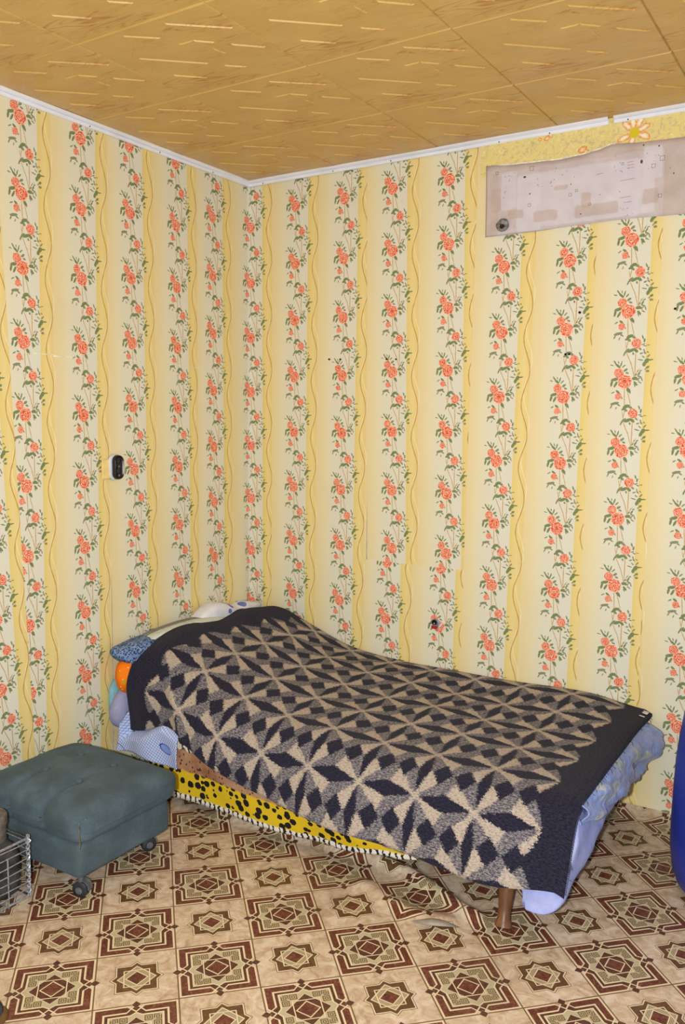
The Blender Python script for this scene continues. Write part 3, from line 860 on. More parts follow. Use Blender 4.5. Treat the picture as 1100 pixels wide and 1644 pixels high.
# blanket: cross sections from the wall edge to the hanging hem
HEAD = [(-.028, .600), (-.165, .606), (-.26, .628), (-.366, .606), (-.49, .604), (-.578, .622), (-.68, .622), (-.79, .606), (-.89, .578), (-.93, .553), (-.962, .507), (-.980, .443), (-.972, .379), (-.962, .315), (-.957, .255)]
ST = [
 (0.14, HEAD),
 (0.24, [(-.028, .598), (-.12, .628), (-.26, .640), (-.45, .630), (-.6, .632), (-.75, .617), (-.87, .585), (-.94, .53), (-.985, .45), (-.992, .37), (-.98, .277)]),
 (0.38, [(-.028, .548), (-.2, .572), (-.4, .580), (-.6, .582), (-.75, .568), (-.87, .540), (-.95, .485), (-1.0, .42), (-1.008, .325)]),
 (0.62, [(-.028, .470), (-.3, .488), (-.6, .492), (-.8, .478), (-.92, .445), (-.985, .405), (-1.025, .34), (-1.048, .255)]),
 (0.88, [(-.028, .442), (-.5, .438), (-.85, .428), (-.95, .405), (-1.015, .35), (-1.06, .27), (-1.075, .204)]),
 (1.10, [(-.028, .440), (-.5, .425), (-.85, .42), (-.95, .403), (-1.02, .35), (-1.075, .265), (-1.10, .186)]),
 (1.43, [(-.028, .440), (-.5, .420), (-.85, .416), (-.96, .40), (-1.03, .34), (-1.08, .25), (-1.103, .172)]),
 (1.75, [(-.026, .448), (-.5, .422), (-.85, .416), (-.96, .398), (-1.03, .335), (-1.08, .24), (-1.103, .158)]),
 (2.00, [(-.012, .415), (-.2, .418), (-.5, .418), (-.85, .410), (-.95, .385), (-1.00, .33), (-1.04, .25), (-1.075, .176)]),
]
NT, NS = 120, 190
secs = []; lens = []
for (x, pts) in ST:
    q_, L_ = crlen([(0, p[0], p[1]) for p in pts], NT)
    secs.append(q_); lens.append(L_)
def blanket_point(x, k):
    xsn = [s[0] for s in ST]
    i = 0
    while i < len(ST) - 2 and x > xsn[i + 1]: i += 1
    f = (x - xsn[i]) / (xsn[i + 1] - xsn[i])
    f = min(max(f, 0), 1)
    g_ = lambda a: secs[min(max(a, 0), len(ST) - 1)][k]
    # monotone-ish cubic between stations
    def tan(a):
        if a <= 0 or a >= len(ST) - 1: return Vector((0, 0, 0))
        return (g_(a + 1) - g_(a - 1)) / (xsn[a + 1] - xsn[a - 1])
    h = xsn[i + 1] - xsn[i]
    h00 = 2 * f ** 3 - 3 * f * f + 1; h10 = f ** 3 - 2 * f * f + f; h01 = -2 * f ** 3 + 3 * f * f; h11 = f ** 3 - f * f
    p = g_(i) * h00 + tan(i) * h * h10 + g_(i + 1) * h01 + tan(i + 1) * h * h11
    L_ = lerp(lens[i], lens[i + 1], f)
    return Vector((x, p.y, p.z)), L_
def blanket_bend(p, t):
    # soft folds and sag
    n1 = N(p.x * 3.0, p.y * 4.0, 1.7) * 0.010 + N(p.x * 9.0, p.y * 8.0, 4.2) * 0.0035
    top = 1.0 if t < 0.75 else max(0.0, 1 - (t - 0.75) / 0.15)
    edge = min(1.0, t / 0.08)
    p.z += n1 * (0.4 + 0.6 * top) * edge
    # long creases near the foot and diagonal fold near the head
    if p.x > 1.1: p.z += 0.006 * edge * top * math.sin((p.y * 9 + p.x * 5) ) * min(1, (p.x - 1.1) / 0.3)
    hang = max(0.0, (t - 0.78) / 0.22)
    p.y += -0.010 * hang * math.sin(p.x * 11 + 0.7) - 0.006 * hang * N(p.x * 6, 0, 9)
    d = p.x - (0.20 + 0.30 * (t - 0.66) / 0.34)
    if t > 0.62:
        k = math.exp(-(d / 0.030) ** 2) * min(1, (t - 0.62) / 0.1)
        p.y -= 0.016 * k; p.z += 0.004 * k
    return p
def blanket_pos(s, k):
    x = lerp(0.14, 2.0, s)
    t = k / (NT - 1)
    p, L_ = blanket_point(x, k)
    p = blanket_bend(p, t)
    if s > 0.985: p.z -= 0.012 * (s - 0.985) / 0.015
    return p, (x, L_ * t)
P, U = [], []
for j in range(NS):
    s = j / (NS - 1); row, ru = [], []
    for k in range(NT):
        p, uv_ = blanket_pos(s, k); row.append(p); ru.append(uv_)
    P.append(row); U.append(ru)
M_BLK = blanket_material()
bl = grid('wool_blanket', P, M_BLK, None, U, 0.007, org=(1.0, -0.5, 0.42), off=0.0)
tag(bl, 'thick charcoal and beige wool blanket with a pinwheel diamond pattern spread over the bed', 'blanket')
# overlock stitches and loose threads on the two cut ends
M_THR = plain('dark_thread', (40, 40, 46), 0.9, 0.05, 0.6, 200.0)
b = B()
for j, sg_ in ((0, -1), (NS - 1, 1)):
    for k in range(2, NT - 1):
        p = P[j][k]; p2 = P[j][k - 1]
        for f in (0.25, 0.75):
            a = p2.lerp(p, f); inn = P[1 if j == 0 else NS - 2][k]
            d = (a - inn).normalized()
            b.tube([a + Vector((0, 0, 0.004)) - d * 0.006, a + d * 0.004 + Vector((0, 0, 0.001)), a + d * 0.001 + Vector((0, 0, -0.004))], 0.0011, 4, False)
    for _ in range(26):
        k = random.randint(4, NT - 2); a = P[j][k]; inn = P[1 if j == 0 else NS - 2][k]; d = (a - inn).normalized()
        b.tube([a, a + d * random.uniform(.005, .010) + Vector((0, random.uniform(-.004, .004), -0.002)), a + d * random.uniform(.008, .016) + Vector((0, random.uniform(-.008, .008), -random.uniform(.004, .014)))], 0.0007, 4, False)
o = b.build('overlock_stitching', M_THR, bl); o['kind'] = 'stuff'
# frayed white lining showing at the far corner of the foot end
M_LINT = plain('white_lining', (214, 214, 218), 0.9, 0.1)
b = B()
for (k, l) in ((2, .018), (4, .016), (9, .010)):
    a = P[NS - 3][k]; b = B()
    b.add([a + Vector((-.012, 0.004, .0075)), a + Vector((.014, -.004, .006)), a + Vector((.012, -.004 - l, .006)), a + Vector((-.008, -l * .6, .0075))], [(0, 3, 2, 1)])
    b.build('frayed_lining', M_LINT, bl)

# animal print cover hanging under the blanket
HEM = [(0.14, -.957, .255), (0.235, -.98, .277), (0.351, -1.0, .337), (0.478, -1.028, .298), (0.652, -1.048, .245), (0.838, -1.07, .209), (1.086, -1.10, .186), (1.43, -1.103, .172), (1.75, -1.103, .158)]
def hem(x):
    for a, c in zip(HEM, HEM[1:]):
        if x <= c[0]:
            f = (x - a[0]) / (c[0] - a[0]); return (lerp(a[1], c[1], f), lerp(a[2], c[2], f))
    return HEM[-1][1:]
LB = [(0.20, .052), (0.40, .050), (0.64, .046), (0.93, .043), (1.17, .053), (1.42, .088), (1.62, .135), (1.75, .15)]
P, U = [], []
for j in range(25):
    row, ru = [], []
    for i in range(130):
        x = 0.26 + i * (1.66 - 0.26) / 129
        hy, hz = hem(x); zb = interp(LB, x); f = j / 24
        zt = max(min(hz + 0.05, 0.40), zb + 0.04)
        z = lerp(zb, zt, f) + (0.004 * N(x * 30, 0, 2) * (1 - f))
        y = lerp(-1.0, max(hy + 0.03, -1.055), f) + 0.006 * math.sin(x * 13 + f * 2) * (1 - f * 0.7) + 0.004 * N(x * 9, f * 3, 5)
        y = max(y, hy + 0.014 if f > 0.5 else -2) if f > 0.5 else y
        row.append((x, y, z)); ru.append((x, z - zb))
    P.append(row); U.append(ru)
lp = grid('leopard_cover', P, leopard_material(), None, U, 0.003, org=(0.9, -1.0, 0.15))
tag(lp, 'yellow and brown animal print cloth hanging from the bed below the grey blanket', 'bedspread')

# patchwork edge peeping out between the blanket hem and the floor near the leg
g = G('patchwork_print', 0.85, 0.1)
uvv = g.uv(); u, v, _ = g.sep(uvv)
cell = g.n('ShaderNodeTexVoronoi', feature='F1'); g.lk(g.vmul(uvv, (24.0, 30.0, 1.0)), cell.inputs['Vector']); cell.inputs['Scale'].default_value = 1.0; cell.inputs['Randomness'].default_value = 0.3
cr_, cg_, cb_ = g.sep(cell.outputs['Color'])
g.color(g.ramp(cr_, [(0.0, lin((150, 152, 104))), (0.3, lin((178, 140, 118))), (0.5, lin((66, 66, 62))), (0.7, lin((190, 188, 150))), (0.85, lin((112, 96, 84)))], 'CONSTANT'))
P, U = [], []
for j in range(7):
    row, ru = [], []
    for i in range(60):
        x = 1.38 + i * (1.80 - 1.38) / 59; hy, hz = hem(x); f = j / 6
        z = hz - 0.016 + 0.004 * N(x * 25, 0, 1) + f * 0.05; y = hy + 0.030 - 0.006 * f + 0.003 * N(x * 12, f, 0)
        row.append((x, y, z)); ru.append((x, z))
    P.append(row); U.append(ru)
pw = grid('patchwork_quilt', P, g.m, None, U, 0.003, org=(1.64, -1.07, 0.16))
tag(pw, 'thin green and brown patchwork edge showing under the blanket hem by the wooden leg', 'quilt')

# pale blue feather bed and satin sheet at the foot
g = G('lavender_cotton', 0.85, 0.12)
ob = g.obj(); nn = g.noise(ob, 16.0, 3.0)
g.color(g.ramp(nn, [(0.3, lin((150, 160, 214))), (0.7, lin((176, 184, 230)))])); g.bump(nn, 0.4, 0.01)
M_LAV = g.m
ZB = [(-1.14, .098), (-1.05, .108), (-0.9, .150), (-0.71, .200), (-0.47, .225), (-0.06, .25)]
def featherd(p, n):
    zb = interp([(a, c) for a, c in ZB], p.y)
    zb += 0.13 * min(1, max(0, (1.90 - p.x) / 0.09))
    f = (p.z - 0.15) / 0.24
    z = lerp(zb, 0.378, min(max(f, 0), 1))
    x = p.x + 0.010 * N(p.y * 7, z * 7, 3) * max(n.x, 0) + 0.004 * N(p.y * 26, z * 22, 6) * max(n.x, 0)
    if p.y < -0.7: z -= 0.012 * max(0, -n.z) * (1 + N(p.x * 9, p.y * 9, 0))
    lim = interp([(.10, -1.145), (.13, -1.125), (.155, -1.065), (.25, -1.005), (.33, -.970), (.36, -.92), (.39, -.78)], z)   # stay inside the hanging hem
    return Vector((x, max(p.y, lim), z))
fb = squircle('feather_bed', (1.80, -0.60, 0.27), (0.205, 0.55, 0.125), M_LAV, None, (0.45, 0.25), (120, 40), featherd, org=(1.8, -0.6, 0.27))
tag(fb, 'pale lavender blue feather bed bulging out from under the foot end of the blanket', 'feather bed')
g = G('blue_satin', 0.30, 0.5)
ob = g.obj(); nn = g.noise(ob, 11.0, 3.0)
base = g.ramp(nn, [(0.3, lin((116, 140, 206))), (0.7, lin((156, 178, 232)))])
w = g.noise(ob, 14.0, 1.0, color=True)
fl1 = g.voro(g.vadd(ob, g.vmul(w, (0.05, 0.05, 0.05))), 9.0).lt(0.36)
zsep = g.sep(ob)
flower = g.mix(g.voro(ob, 42.0).lt(0.42), lin((196, 206, 196)), lin((160, 176, 158)))
flm = fl1 * zsep[2].gt(0.0)
g.color(g.mix(flm * 0.75, base, flower))
g.bump(g.noise(ob, 26.0, 4.0, 0.6, 1.5), 0.5, 0.02)
g.b.inputs['Sheen Weight'].default_value = 0.2
M_SAT = g.m
# satin sheet: draped over the foot edge, flaring out beside the wall
P = []
for j in range(90):
    f = j / 89; y = lerp(-0.045, -0.93, f); row = []
    flare = math.exp(-((y + 0.05) / 0.13) ** 2)
    zbot = interp([(-0.93, .335), (-0.75, .300), (-0.5, .262), (-0.25, .248), (-0.12, .245), (-0.045, .250)], y)
    for i in range(34):
        t = i / 33
        # over the edge, out and down
        x = 1.93 + 0.085 * math.sin(min(1, t * 2.2) * math.pi / 2) + flare * 0.040 * math.sin(math.pi * min(1, t * 1.05)) + 0.010 * flare * t
        z = lerp(0.402 - 0.02 * flare, zbot, max(0, (t - 0.12) / 0.88) ** 1.05)
        wr = 0.020 * N(y * 9 + 0.6 * z * 20, z * 12, 2) + 0.007 * math.sin(y * 30 + z * 60 + 3 * N(y * 5, z * 9, 1)) * t + 0.008 * N(y * 26, z * 34, 7)
        x += wr * min(1, t * 3)
        z += 0.006 * N(y * 20, t * 3, 5) * t
        row.append((x, y + 0.012 * N(y * 6, z * 14, 11) * (0.0 if j == 0 else 1), z))
    P.append(row)
sa = grid('satin_sheet', P, M_SAT, None, None, 0.004, org=(2.0, -0.45, 0.30), off=0.0)
tag(sa, 'crumpled shiny blue satin sheet with pale flowers sticking out at the foot of the bed', 'sheet')
P = [[(1.985 + 0.010 * i / 6 + 0.004 * N(i, j, 0), -0.20 + 0.07 * i / 6, 0.185 + 0.045 * j / 5 + 0.004 * math.sin(i)) for i in range(7)] for j in range(6)]
grid('hanging_corner', P, plain('grey_lining', (178, 178, 184), 0.85), sa, None, 0.002)

# ------------------------------------------------------------------ bedding at the head
def printed(name, base_a, base_b, spot, scale, thr, rough=0.85):
    g = G(name, rough, 0.12); ob = g.obj()
    w = g.vadd(ob, g.vmul(g.noise(ob, scale * 0.6, 2.0, color=True), (0.02, 0.02, 0.02)))
    c = g.ramp(g.noise(ob, 20.0), [(0.35, lin(base_a)), (0.65, lin(base_b))])
    c = g.mix(g.voro(w, scale).lt(thr), c, lin(spot)); g.color(c); return g.m
def crumple(amp, s):
    return lambda p, n: p + Vector((amp * N(p.y, p.z, p.x, s), amp * 0.6 * N(p.z, p.x, p.y, s), amp * N(p.x + 3, p.y, p.z, s)))
def pinch(c, half, amp=0.008, s=9.0, tip=None, thin=0.72):
    c = Vector(c)
    def f(p, n):
        ry = (p.y - c.y) / half[1]
        k = 1 - thin * abs(ry) ** 2.4
        q_ = Vector((c.x + (p.x - c.x) * (0.5 + 0.5 * k), p.y, c.z + (p.z - c.z) * k))
        if tip: q_.z += tip * max(0.0, -ry) ** 3
        return q_ + Vector((amp * N(p.y, p.z, p.x, s), 0, amp * N(p.x, p.y, p.z, s)))
    return f
def lilacd(p, n):
    q_ = crumple(0.004, 9.0)(p, n); q_.y += 0.42 * max(0.0, q_.z - 0.325); return q_
M_FLOR = printed('blue_floral_cotton', (96, 124, 170), (140, 164, 204), (44, 60, 98), 120.0, 0.46)
c_, h_ = (0.095, -0.74, 0.548), (0.075, 0.262, 0.068)
o = squircle('pillow', c_, h_, M_FLOR, None, (0.7, 0.5), (56, 28), pinch(c_, h_, 0.006, 8.0, 0.030, 0.42), org=c_)
tag(o, 'navy and light blue floral pillow with its corner poking out above the orange bundle', 'pillow')
c_, h_ = (0.085, -0.58, 0.590), (0.050, 0.325, 0.040)
o = squircle('folded_sheet', c_, h_, plain('grey_linen', (138, 138, 140), 0.9, 0.1, 0.08), None, (0.6, 0.5), (56, 24), pinch(c_, h_, 0.004, 7.0), org=c_)
tag(o, 'grey folded linen lying highest behind the dark blanket edge at the head', 'linen')
c_, h_ = (0.118, -0.60, 0.588), (0.040, 0.315, 0.042)
o = squircle('folded_sheet', c_, h_, plain('mint_cotton', (206, 216, 208), 0.9, 0.1, 0.06), None, (0.6, 0.5), (56, 24), pinch(c_, h_, 0.004, 7.0), org=c_)
tag(o, 'pale mint folded sheet showing as a strip along the blanket edge at the head', 'sheet')
M_WBL = printed('white_blue_cotton', (214, 216, 228), (232, 234, 242), (112, 128, 206), 13.0, 0.30)
c_, h_ = (0.078, -0.285, 0.605), (0.052, 0.255, 0.050)
def whited(p, n):
    q_ = pinch(c_, h_, 0.006, 8.0)(p, n)
    q_.z += 0.028 * math.exp(-((p.y + 0.40) / 0.09) ** 2) - 0.020 * math.exp(-((p.y + 0.23) / 0.05) ** 2)
    return q_
o = squircle('pillow', c_, h_, M_WBL, None, (0.7, 0.45), (64, 28), whited, org=c_)
tag(o, 'white pillow with blue blotches peeking over the blanket by the room corner', 'pillow')
# orange bundle with small printed word
g = G('orange_print', 0.75, 0.15); ob = g.obj()
c1 = g.ramp(g.noise(ob, 12.0), [(0.35, lin((236, 108, 10))), (0.65, lin((246, 128, 24)))])
c1 = g.mix(g.voro(g.vadd(ob, (0.01, 0.02, 0.0)), 24.0).lt(0.26), c1, lin((196, 150, 30)))
c1 = g.mix(g.voro(ob, 52.0).lt(0.14), c1, lin((248, 214, 170)))
g.color(c1)
c_, h_ = (0.100, -0.925, 0.472), (0.052, 0.070, 0.072)
ob_ = squircle('cloth_bundle', c_, h_, g.m, None, (0.75, 1.0), (40, 24), crumple(0.010, 17.0), org=c_)
b = B()
for k, (dy, dz, ln_) in enumerate(((-.036, .012, .010), (-.030, .017, .012), (-.024, .017, .008), (-.018, .022, .013), (-.012, .024, .010), (-.006, .029, .011), (-.040, .006, .006))):
    y_, z_ = -0.925 + dy, 0.472 + dz
    x_ = 0.100 + 0.0535 * math.sqrt(max(0.05, 1 - (dy / 0.072) ** 2 - (dz / 0.075) ** 2)) + 0.004
    b.tube([(x_, y_ - 0.002, z_ - ln_ / 2), (x_, y_ + 0.002, z_ + ln_ / 2)], 0.0014, 5)
o = b.build('printed_strokes', plain('white_print', (240, 232, 220), 0.8), ob_); o['kind'] = 'stuff'
tag(ob_, 'bright orange printed cloth bundle tucked under the blue floral pillow', 'bundle')
# teal sheet, lavender pillow, waffle sheet
c_, h_ = (0.034, -0.905, 0.350), (0.018, 0.076, 0.100)
o = squircle('folded_sheet', c_, h_, plain('teal_cotton', (126, 176, 186), 0.85, 0.12, 0.08), None, (0.6, 0.6), (40, 24), crumple(0.006, 10.0), org=c_)
tag(o, 'light teal sheet sliver between the orange bundle and the left wall', 'sheet')
c_, h_ = (0.085, -0.915, 0.335), (0.040, 0.104, 0.088)
o = squircle('pillow', c_, h_, plain('lilac_cotton', (150, 152, 186), 0.85, 0.12, 0.06), None, (0.7, 0.7), (44, 26), lilacd, org=c_)
tag(o, 'plain lilac grey pillow end bulging out above the blue waffle sheet', 'pillow')
g = G('blue_waffle_cotton', 0.8, 0.15)
uvv = g.uv(); u, v, _ = g.sep(uvv)
ck = ((u * 400.0 + v * 160.0).sin() * (v * 420.0 - u * 120.0).sin())
wf = g.mix(ck.gt(0.05), lin((146, 168, 226)), lin((206, 216, 244)))
pl = g.noise(uvv, 70.0)
side = (v * 0.75 + u * 0.62)
wf = g.mix(g.step(side, 0.505, 0.508), wf, g.mix(ck.gt(0.4), lin((134, 164, 236)), lin((158, 184, 242))))
wob = (g.noise(uvv, 18.0, 2.0) - 0.5) * 0.03
l1 = (side - 0.506 + wob * 0.3).abs().lt(0.0016)
l2 = (v + u * 0.55 - 0.262 + wob).abs().lt(0.0016)
l3 = g.math('MULTIPLY', (g.ell(uvv, 0.385, 0.236, 0.034, 0.016, -0.35) - 1.0 + wob * 8).abs().lt(0.10), u.lt(0.41))
fill = g.ell(uvv, 0.385, 0.236, 0.034, 0.016, -0.35).lt(1.0)
c1 = g.mix(fill * 0.8, wf, lin((118, 152, 230)))
c1 = g.mix(g.maxl([l1, l2, l3]), c1, lin((50, 76, 170)))
g.color(c1); g.bump(ck, 0.25, 0.003)
P, U = [], []
for j in range(31):
    f = j / 30; row, ru = [], []
    for i in range(50):
        t = i / 49
        x = lerp(0.108, 0.447, t)
        zb = lerp(0.170, 0.175, t) + 0.010 * math.sin(t * 5)
        zt = max(lerp(0.435, 0.300, t), hem(x)[1] + 0.02) + 0.03 * math.exp(-(t / 0.25) ** 2)
        zt = min(zt, 0.285 + max(0.0, x - 0.112) * 3.6)
        z = lerp(zb, zt, f)
        x2 = x + 0.018 * (f - 0.3) * (1 - t) - 0.012 * (1 - f) * t
        hy, hz = hem(x2)
        sm = lambda q_: max(0.0, min(1.0, q_)) ** 2 * (3 - 2 * max(0.0, min(1.0, q_)))
        w_ = sm((x2 - 0.118) / 0.035) * sm((z - hz + 0.035) / 0.03)     # tucked under the blanket above its hem
        y = lerp(-1.012 + 0.010 * math.sin(t * 9 + f * 2) * (1 - f), hy + 0.013, w_) + 0.002 * N(x * 14, z * 14, 1)
        row.append((x2, y, z)); ru.append((x, z))
    P.append(row); U.append(ru)
o = grid('waffle_sheet', P, g.m, None, U, 0.004, org=(0.28, -1.0, 0.28))
tag(o, 'blue and white waffle checked sheet hanging at the head of the bed behind the ottoman', 'sheet')

# ------------------------------------------------------------------ ottoman
g = G('grey_green_velour', 0.88, 0.1)
ob = g.obj()
pn = g.noise(ob, 7.0, 4.0, 0.6); ff = g.noise(ob, 320.0, 2.0); lint = g.voro(ob, 48.0).lt(0.035)
c1 = g.ramp(pn * 0.7 + ff * 0.3, [(0.32, lin((62, 73, 77))), (0.5, lin((75, 90, 98))), (0.68, lin((92, 110, 121)))])
stain = g.step(g.noise(ob, 4.0, 3.0), 0.52, 0.68)
c1 = g.mix(stain * 0.4, c1, lin((78, 80, 76)))
c1 = g.mix(lint * 0.8, c1, lin((190, 188, 178)))
g.color(c1); g.bump(ff, 0.35, 0.003)
g.b.inputs['Sheen Weight'].default_value = 0.15; g.b.inputs['Sheen Roughness'].default_value = 0.5
g.b.inputs['Sheen Tint'].default_value = lin((150, 180, 195))
M_VEL = g.m
M_CAST = plain('dark_rubber', (40, 42, 48), 0.5, 0.4, 0.2, 50.0)
M_CASTG = plain('dusty_caster_hood', (92, 94, 98), 0.6, 0.3, 0.2, 50.0)
ott = empty('ottoman', (0.38, -1.45, 0.0), 'grey green upholstered ottoman on casters with a buttoned seat at the head of the bed', 'ottoman')
GX = (0.300, 0.470)
def ottd(p, n):
    p = p.copy()
    top = max(n.z, 0.0)
    # domed seat
    ex = 1 - ((p.x - 0.39) / 0.275) ** 2; ey = 1 - ((p.y + 1.45) / 0.225) ** 2
    if n.z > 0.3: p.z += 0.030 * max(0, ex) * max(0, ey)
    # lower edge tucks in a little
    if n.z < -0.2:
        p.x = lerp(p.x, 0.385 + (p.x - 0.385) * 0.96, 0.7); p.y = lerp(p.y, -1.45 + (p.y + 1.45) * 0.965, 0.7)
    # sewn channels front to back
    for gx in GX:
        k = 1.1 * math.exp(-((p.x - gx) / 0.006) ** 2) + 0.6 * math.exp(-((p.x - gx) / 0.024) ** 2)
        front = max(0.0, -n.y)
        if n.z > 0.0: p.z -= (0.004 + 0.012 * max(0, (-1.45 - p.y) / 0.2)) * k * min(1, n.z * 4)
        if front > 0.3: p.y += 0.013 * k
    for gx in GX:
        for by in (-1.515, -1.36):
            d2 = ((p.x - gx) ** 2 + (p.y - by) ** 2)
            if n.z > 0.15: p.z -= 0.012 * math.exp(-d2 / 0.0016)
    # worn corner, pulled open
    k = math.exp(-((p.x - 0.645) ** 2 + (p.y + 1.665) ** 2) / 0.0010)
    p.x -= 0.010 * k; p.y += 0.012 * k
    return p + Vector((0.003 * N(p.y, p.z, p.x, 9), 0.003 * N(p.x, p.z, p.y, 9), 0.004 * N(p.x, p.y, p.z, 7)))
squircle('seat_cushion', (0.385, -1.45, 0.240), (0.272, 0.226, 0.064), M_VEL, ott, (0.42, 0.13), (400, 120), ottd)
def based(p, n): return p + Vector((0.002 * N(p.y, p.z, p.x, 12), 0.002 * N(p.x, p.z, p.y, 12), 0.003 * N(p.x, p.y, 1, 6)))
squircle('base', (0.378, -1.45, 0.128), (0.248, 0.205, 0.062), M_VEL, ott, (0.16, 0.07), (120, 24), based)
for gx in GX:
    for by in (-1.515, -1.36):
        zt = 0.3165
        B().lathe([(0.012, -0.006), (0.0125, 0.0), (0.010, 0.0035), (0.004, 0.005)], (gx, by, zt + 0.0005), (0, 0, 1), 20).build('button', M_VEL, ott)
b = B()
pts = [(0.652, -1.672, 0.285), (0.657, -1.676, 0.262), (0.653, -1.674, 0.240), (0.656, -1.674, 0.214), (0.651, -1.670, 0.190)]
b.tube(pts, [0.0006, 0.0018, 0.0014, 0.0020, 0.0006], 6)
b.build('torn_seam', plain('torn_stuffing', (104, 92, 72), 0.9, 0.1, 0.4, 90.0), ott)
def caster(x, y, rz):
    c, s = math.cos(rz), math.sin(rz)
    ax = Vector((c, s, 0)); 
    w = B()
    w.lathe([(0.0, -0.013), (0.020, -0.013), (0.026, -0.009), (0.027, 0.0), (0.026, 0.009), (0.020, 0.013), (0.0, 0.013)], (x, y, 0.027), ax, 28)
    wo = w.build('caster_wheel', M_CAST, ott)
    B().lathe([(0.010, 0.0129), (0.012, 0.0155), (0.006, 0.017)], (x, y, 0.027), ax, 16).build('hub', M_CASTG, wo)
    hb = B(); fwd = Vector((-s, c, 0))
    vs = []; n = 14
    for side in (-0.004, 0.020):
        for i in range(n):
            a = math.radians(-5 + 150 * i / (n - 1))
            vs.append(Vector((x, y, 0.027)) - ax * side + (fwd * math.cos(a) + Vector((0, 0, 1)) * math.sin(a)) * 0.031)
    fs = [(i, i + 1, n + i + 1, n + i) for i in range(n - 1)] + [tuple(range(n))[::-1], tuple(range(n, 2 * n))]
    hb.add(vs, fs)
    hb.tube([(x, y, 0.05), (x, y, 0.085)], 0.009, 12)
    hb.build('caster_fork', M_CASTG, ott)
caster(0.603, -1.630, math.radians(-70)); caster(0.572, -1.300, math.radians(-25)); caster(0.165, -1.61, 0.6); caster(0.165, -1.30, 1.2)

# ------------------------------------------------------------------ wire basket and canister
M_WIRE = plain('galvanised_wire', (168, 170, 176), 0.38, 0.5, 0.2, 120.0, metal=0.55)
bk = empty('wire_basket', (0.28, -1.94, 0.0), 'galvanised wire basket standing on the linoleum in front of the ottoman', 'basket')
X0, X1, Y0, Y1, ZH = 0.08, 0.466, -2.20, -1.722, 0.198
rim = B()
for z, r in ((ZH, 0.0042), (0.006, 0.0042)):
    rim.tube([(X0, Y0, z), (X1, Y0, z), (X1, Y1, z), (X0, Y1, z), (X0, Y0, z)], r, 8)
rim.build('rim', M_WIRE, bk)
for (x, y) in ((X1, Y1), (X0, Y1), (X1, Y0), (X0, Y0)):
    b = B()
    for ph in (0, math.pi):
        b.tube([(x + 0.0045 * math.cos(k * 0.9 + ph), y + 0.0045 * math.sin(k * 0.9 + ph), 0.004 + k * (ZH + 0.006) / 44) for k in range(45)], 0.0026, 6)
    b.build('twisted_post', M_WIRE, bk)
for z in (0.030, 0.054, 0.080, 0.106, 0.132, 0.160, 0.186):
    b = B()
    b.tube([(X1 + 0.003 * math.sin(9 * t), lerp(Y0, Y1, t), z + 0.002 * math.sin(7 * t + z * 50)) for t in [k / 14 for k in range(15)]], 0.0019, 6)
    b.build('side_wire', M_WIRE, bk)
    B().tube([(X0, Y1, z), (X1, Y1, z)], 0.0019, 6).build('side_wire', M_WIRE, bk)
    B().tube([(X0, Y0, z), (X1, Y0, z)], 0.0019, 6).build('side_wire', M_WIRE, bk)
    B().tube([(X0, Y0, z), (X0, Y1, z)], 0.0019, 6).build('side_wire', M_WIRE, bk)
for k in range(5):
    y = lerp(Y0, Y1, (k + 0.18) / 5.0)
    B().tube([(X1 + 0.004, y, 0.162), (X1 + 0.004, y, 0.0), (X0, y, 0.006)], 0.0026, 8).build('upright_wire', M_WIRE, bk)
for k in range(6):
    x = lerp(X0, X1, (k + 0.5) / 6); B().tube([(x, Y0, 0.006), (x, Y1, 0.006)], 0.0019, 6).build('bottom_wire', M_WIRE, bk)
b = B()
for k in range(10):
    z = 0.02 + k * 0.0185
    b.tube([(X1 + 0.006 * math.cos(t), Y1 + 0.006 * math.sin(t), z + 0.003 * math.sin(t * 2)) for t in [i * math.pi / 5 for i in range(11)]], 0.0018, 5)
b.tube([(X1, Y1, ZH), (X1 + 0.010, Y1 + 0.004, ZH - 0.006), (X1 + 0.004, Y1 - 0.006, ZH - 0.018)], 0.003, 6)
b.tube([(X1 - 0.004, Y1, ZH + 0.012), (X1 + 0.002, Y1, ZH), (X1 + 0.008, Y1 - 0.004, ZH - 0.014)], 0.003, 6)
o = b.build('wire_binding', M_WIRE, bk); o['kind'] = 'stuff'
M_CAN = plain('sooty_plastic', (58, 57, 58), 0.6, 0.25, 0.35, 26.0)
cn = empty('canister', (0.28, -1.95, 0.0), 'dark sooty canister with a round grey cap sitting inside the wire basket', 'canister')
def cand(p, n):
    k = 1 - 0.10 * max(0.0, (p.z - 0.150) / 0.05) ** 1.5
    return Vector((0.275 + (p.x - 0.275) * k, -1.945 + (p.y + 1.945) * k, p.z)) + Vector((0.003 * N(p.y, p.z, 0, 9), 0.003 * N(p.x, p.z, 1, 9), 0))
squircle('body', (0.275, -1.945, 0.110), (0.176, 0.212, 0.100), M_CAN, cn, (0.24, 0.10), (72, 32), cand)
M_CAP = plain('grey_cap', (98, 92, 86), 0.6, 0.3, 0.2, 40.0)
cp = B().lathe([(0.054, 0.0), (0.054, 0.050), (0.058, 0.051), (0.058, 0.078), (0.055, 0.083), (0.0, 0.084)], (0.372, -1.797, 0.198), (0, 0, 1), 36).build('cap', M_CAP, cn)

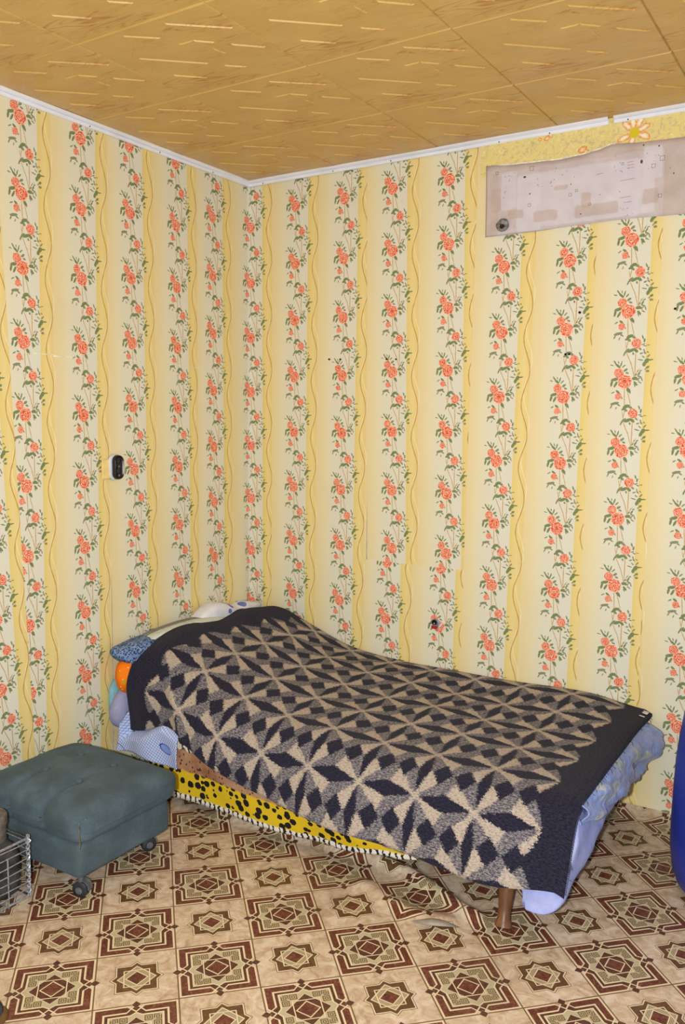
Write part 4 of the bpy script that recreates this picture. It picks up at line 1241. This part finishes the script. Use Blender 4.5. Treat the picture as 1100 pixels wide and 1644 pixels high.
# ------------------------------------------------------------------ blue drum
M_DRUM = plain('blue_plastic', (38, 56, 158), 0.42, 0.4, 0.06, 6.0)
dr = empty('drum', (2.42, -0.45, 0.0), 'tall rounded blue plastic drum at the right edge beside the back wall', 'drum')
B().lathe([(0.0, 0.0), (0.17, 0.0), (0.205, 0.010), (0.226, 0.034), (0.240, 0.075), (0.248, 0.14), (0.249, 0.21), (0.247, 0.32), (0.243, 0.43), (0.236, 0.51), (0.225, 0.59), (0.208, 0.66), (0.185, 0.72), (0.165, 0.745), (0.160, 0.75), (0.160, 0.77), (0.0, 0.77)], (2.42, -0.45, 0.0), (0, 0, 1), 72).build('body', M_DRUM, dr)
B().lathe([(0.150, 0.765), (0.172, 0.768), (0.176, 0.78), (0.176, 0.806), (0.170, 0.812), (0.0, 0.812)], (2.42, -0.45, 0.0), (0, 0, 1), 48).build('lid', plain('black_lid', (28, 28, 32), 0.5, 0.3), dr)

# ------------------------------------------------------------------ slipper at the lower left corner
M_SOLE = plain('tan_sole', (112, 84, 46), 0.7, 0.2)
M_SLIP = plain('dark_slipper_felt', (66, 72, 84), 0.9, 0.1, 0.2, 60.0)
sl = empty('slipper', (0.80, -2.23, 0.0), 'dark blue grey slipper with tan sole, its toe in the lower left corner', 'slipper')
def slip(name, c, half, z0, z1, mat, dome):
    vs, fs = [], []; n, rings = 36, 10
    for j in range(rings + 1):
        f = j / rings
        for i in range(n):
            a = 2 * math.pi * i / n
            k = math.cos(f * math.pi / 2) ** (0.5 if dome else 0.12) if j < rings else 0.0
            wx = half[0] * (1 + 0.12 * math.sin(a)) * k; wy = half[1] * k
            vs.append((c[0] + wx * math.cos(a) + 0.10 * wy * math.sin(a), c[1] + wy * math.sin(a), lerp(z0, z1, math.sin(f * math.pi / 2))))
    for j in range(rings):
        for i in range(n): fs.append((j * n + i, j * n + (i + 1) % n, (j + 1) * n + (i + 1) % n, (j + 1) * n + i))
    fs.append(tuple(range(n))[::-1])
    b = B(); b.add(vs, fs); return b.build(name, mat, sl)
slip('sole', (0.842, -2.235), (0.062, 0.140), 0.0, 0.016, M_SOLE, False)
slip('upper', (0.842, -2.225), (0.050, 0.118), 0.012, 0.065, M_SLIP, True)
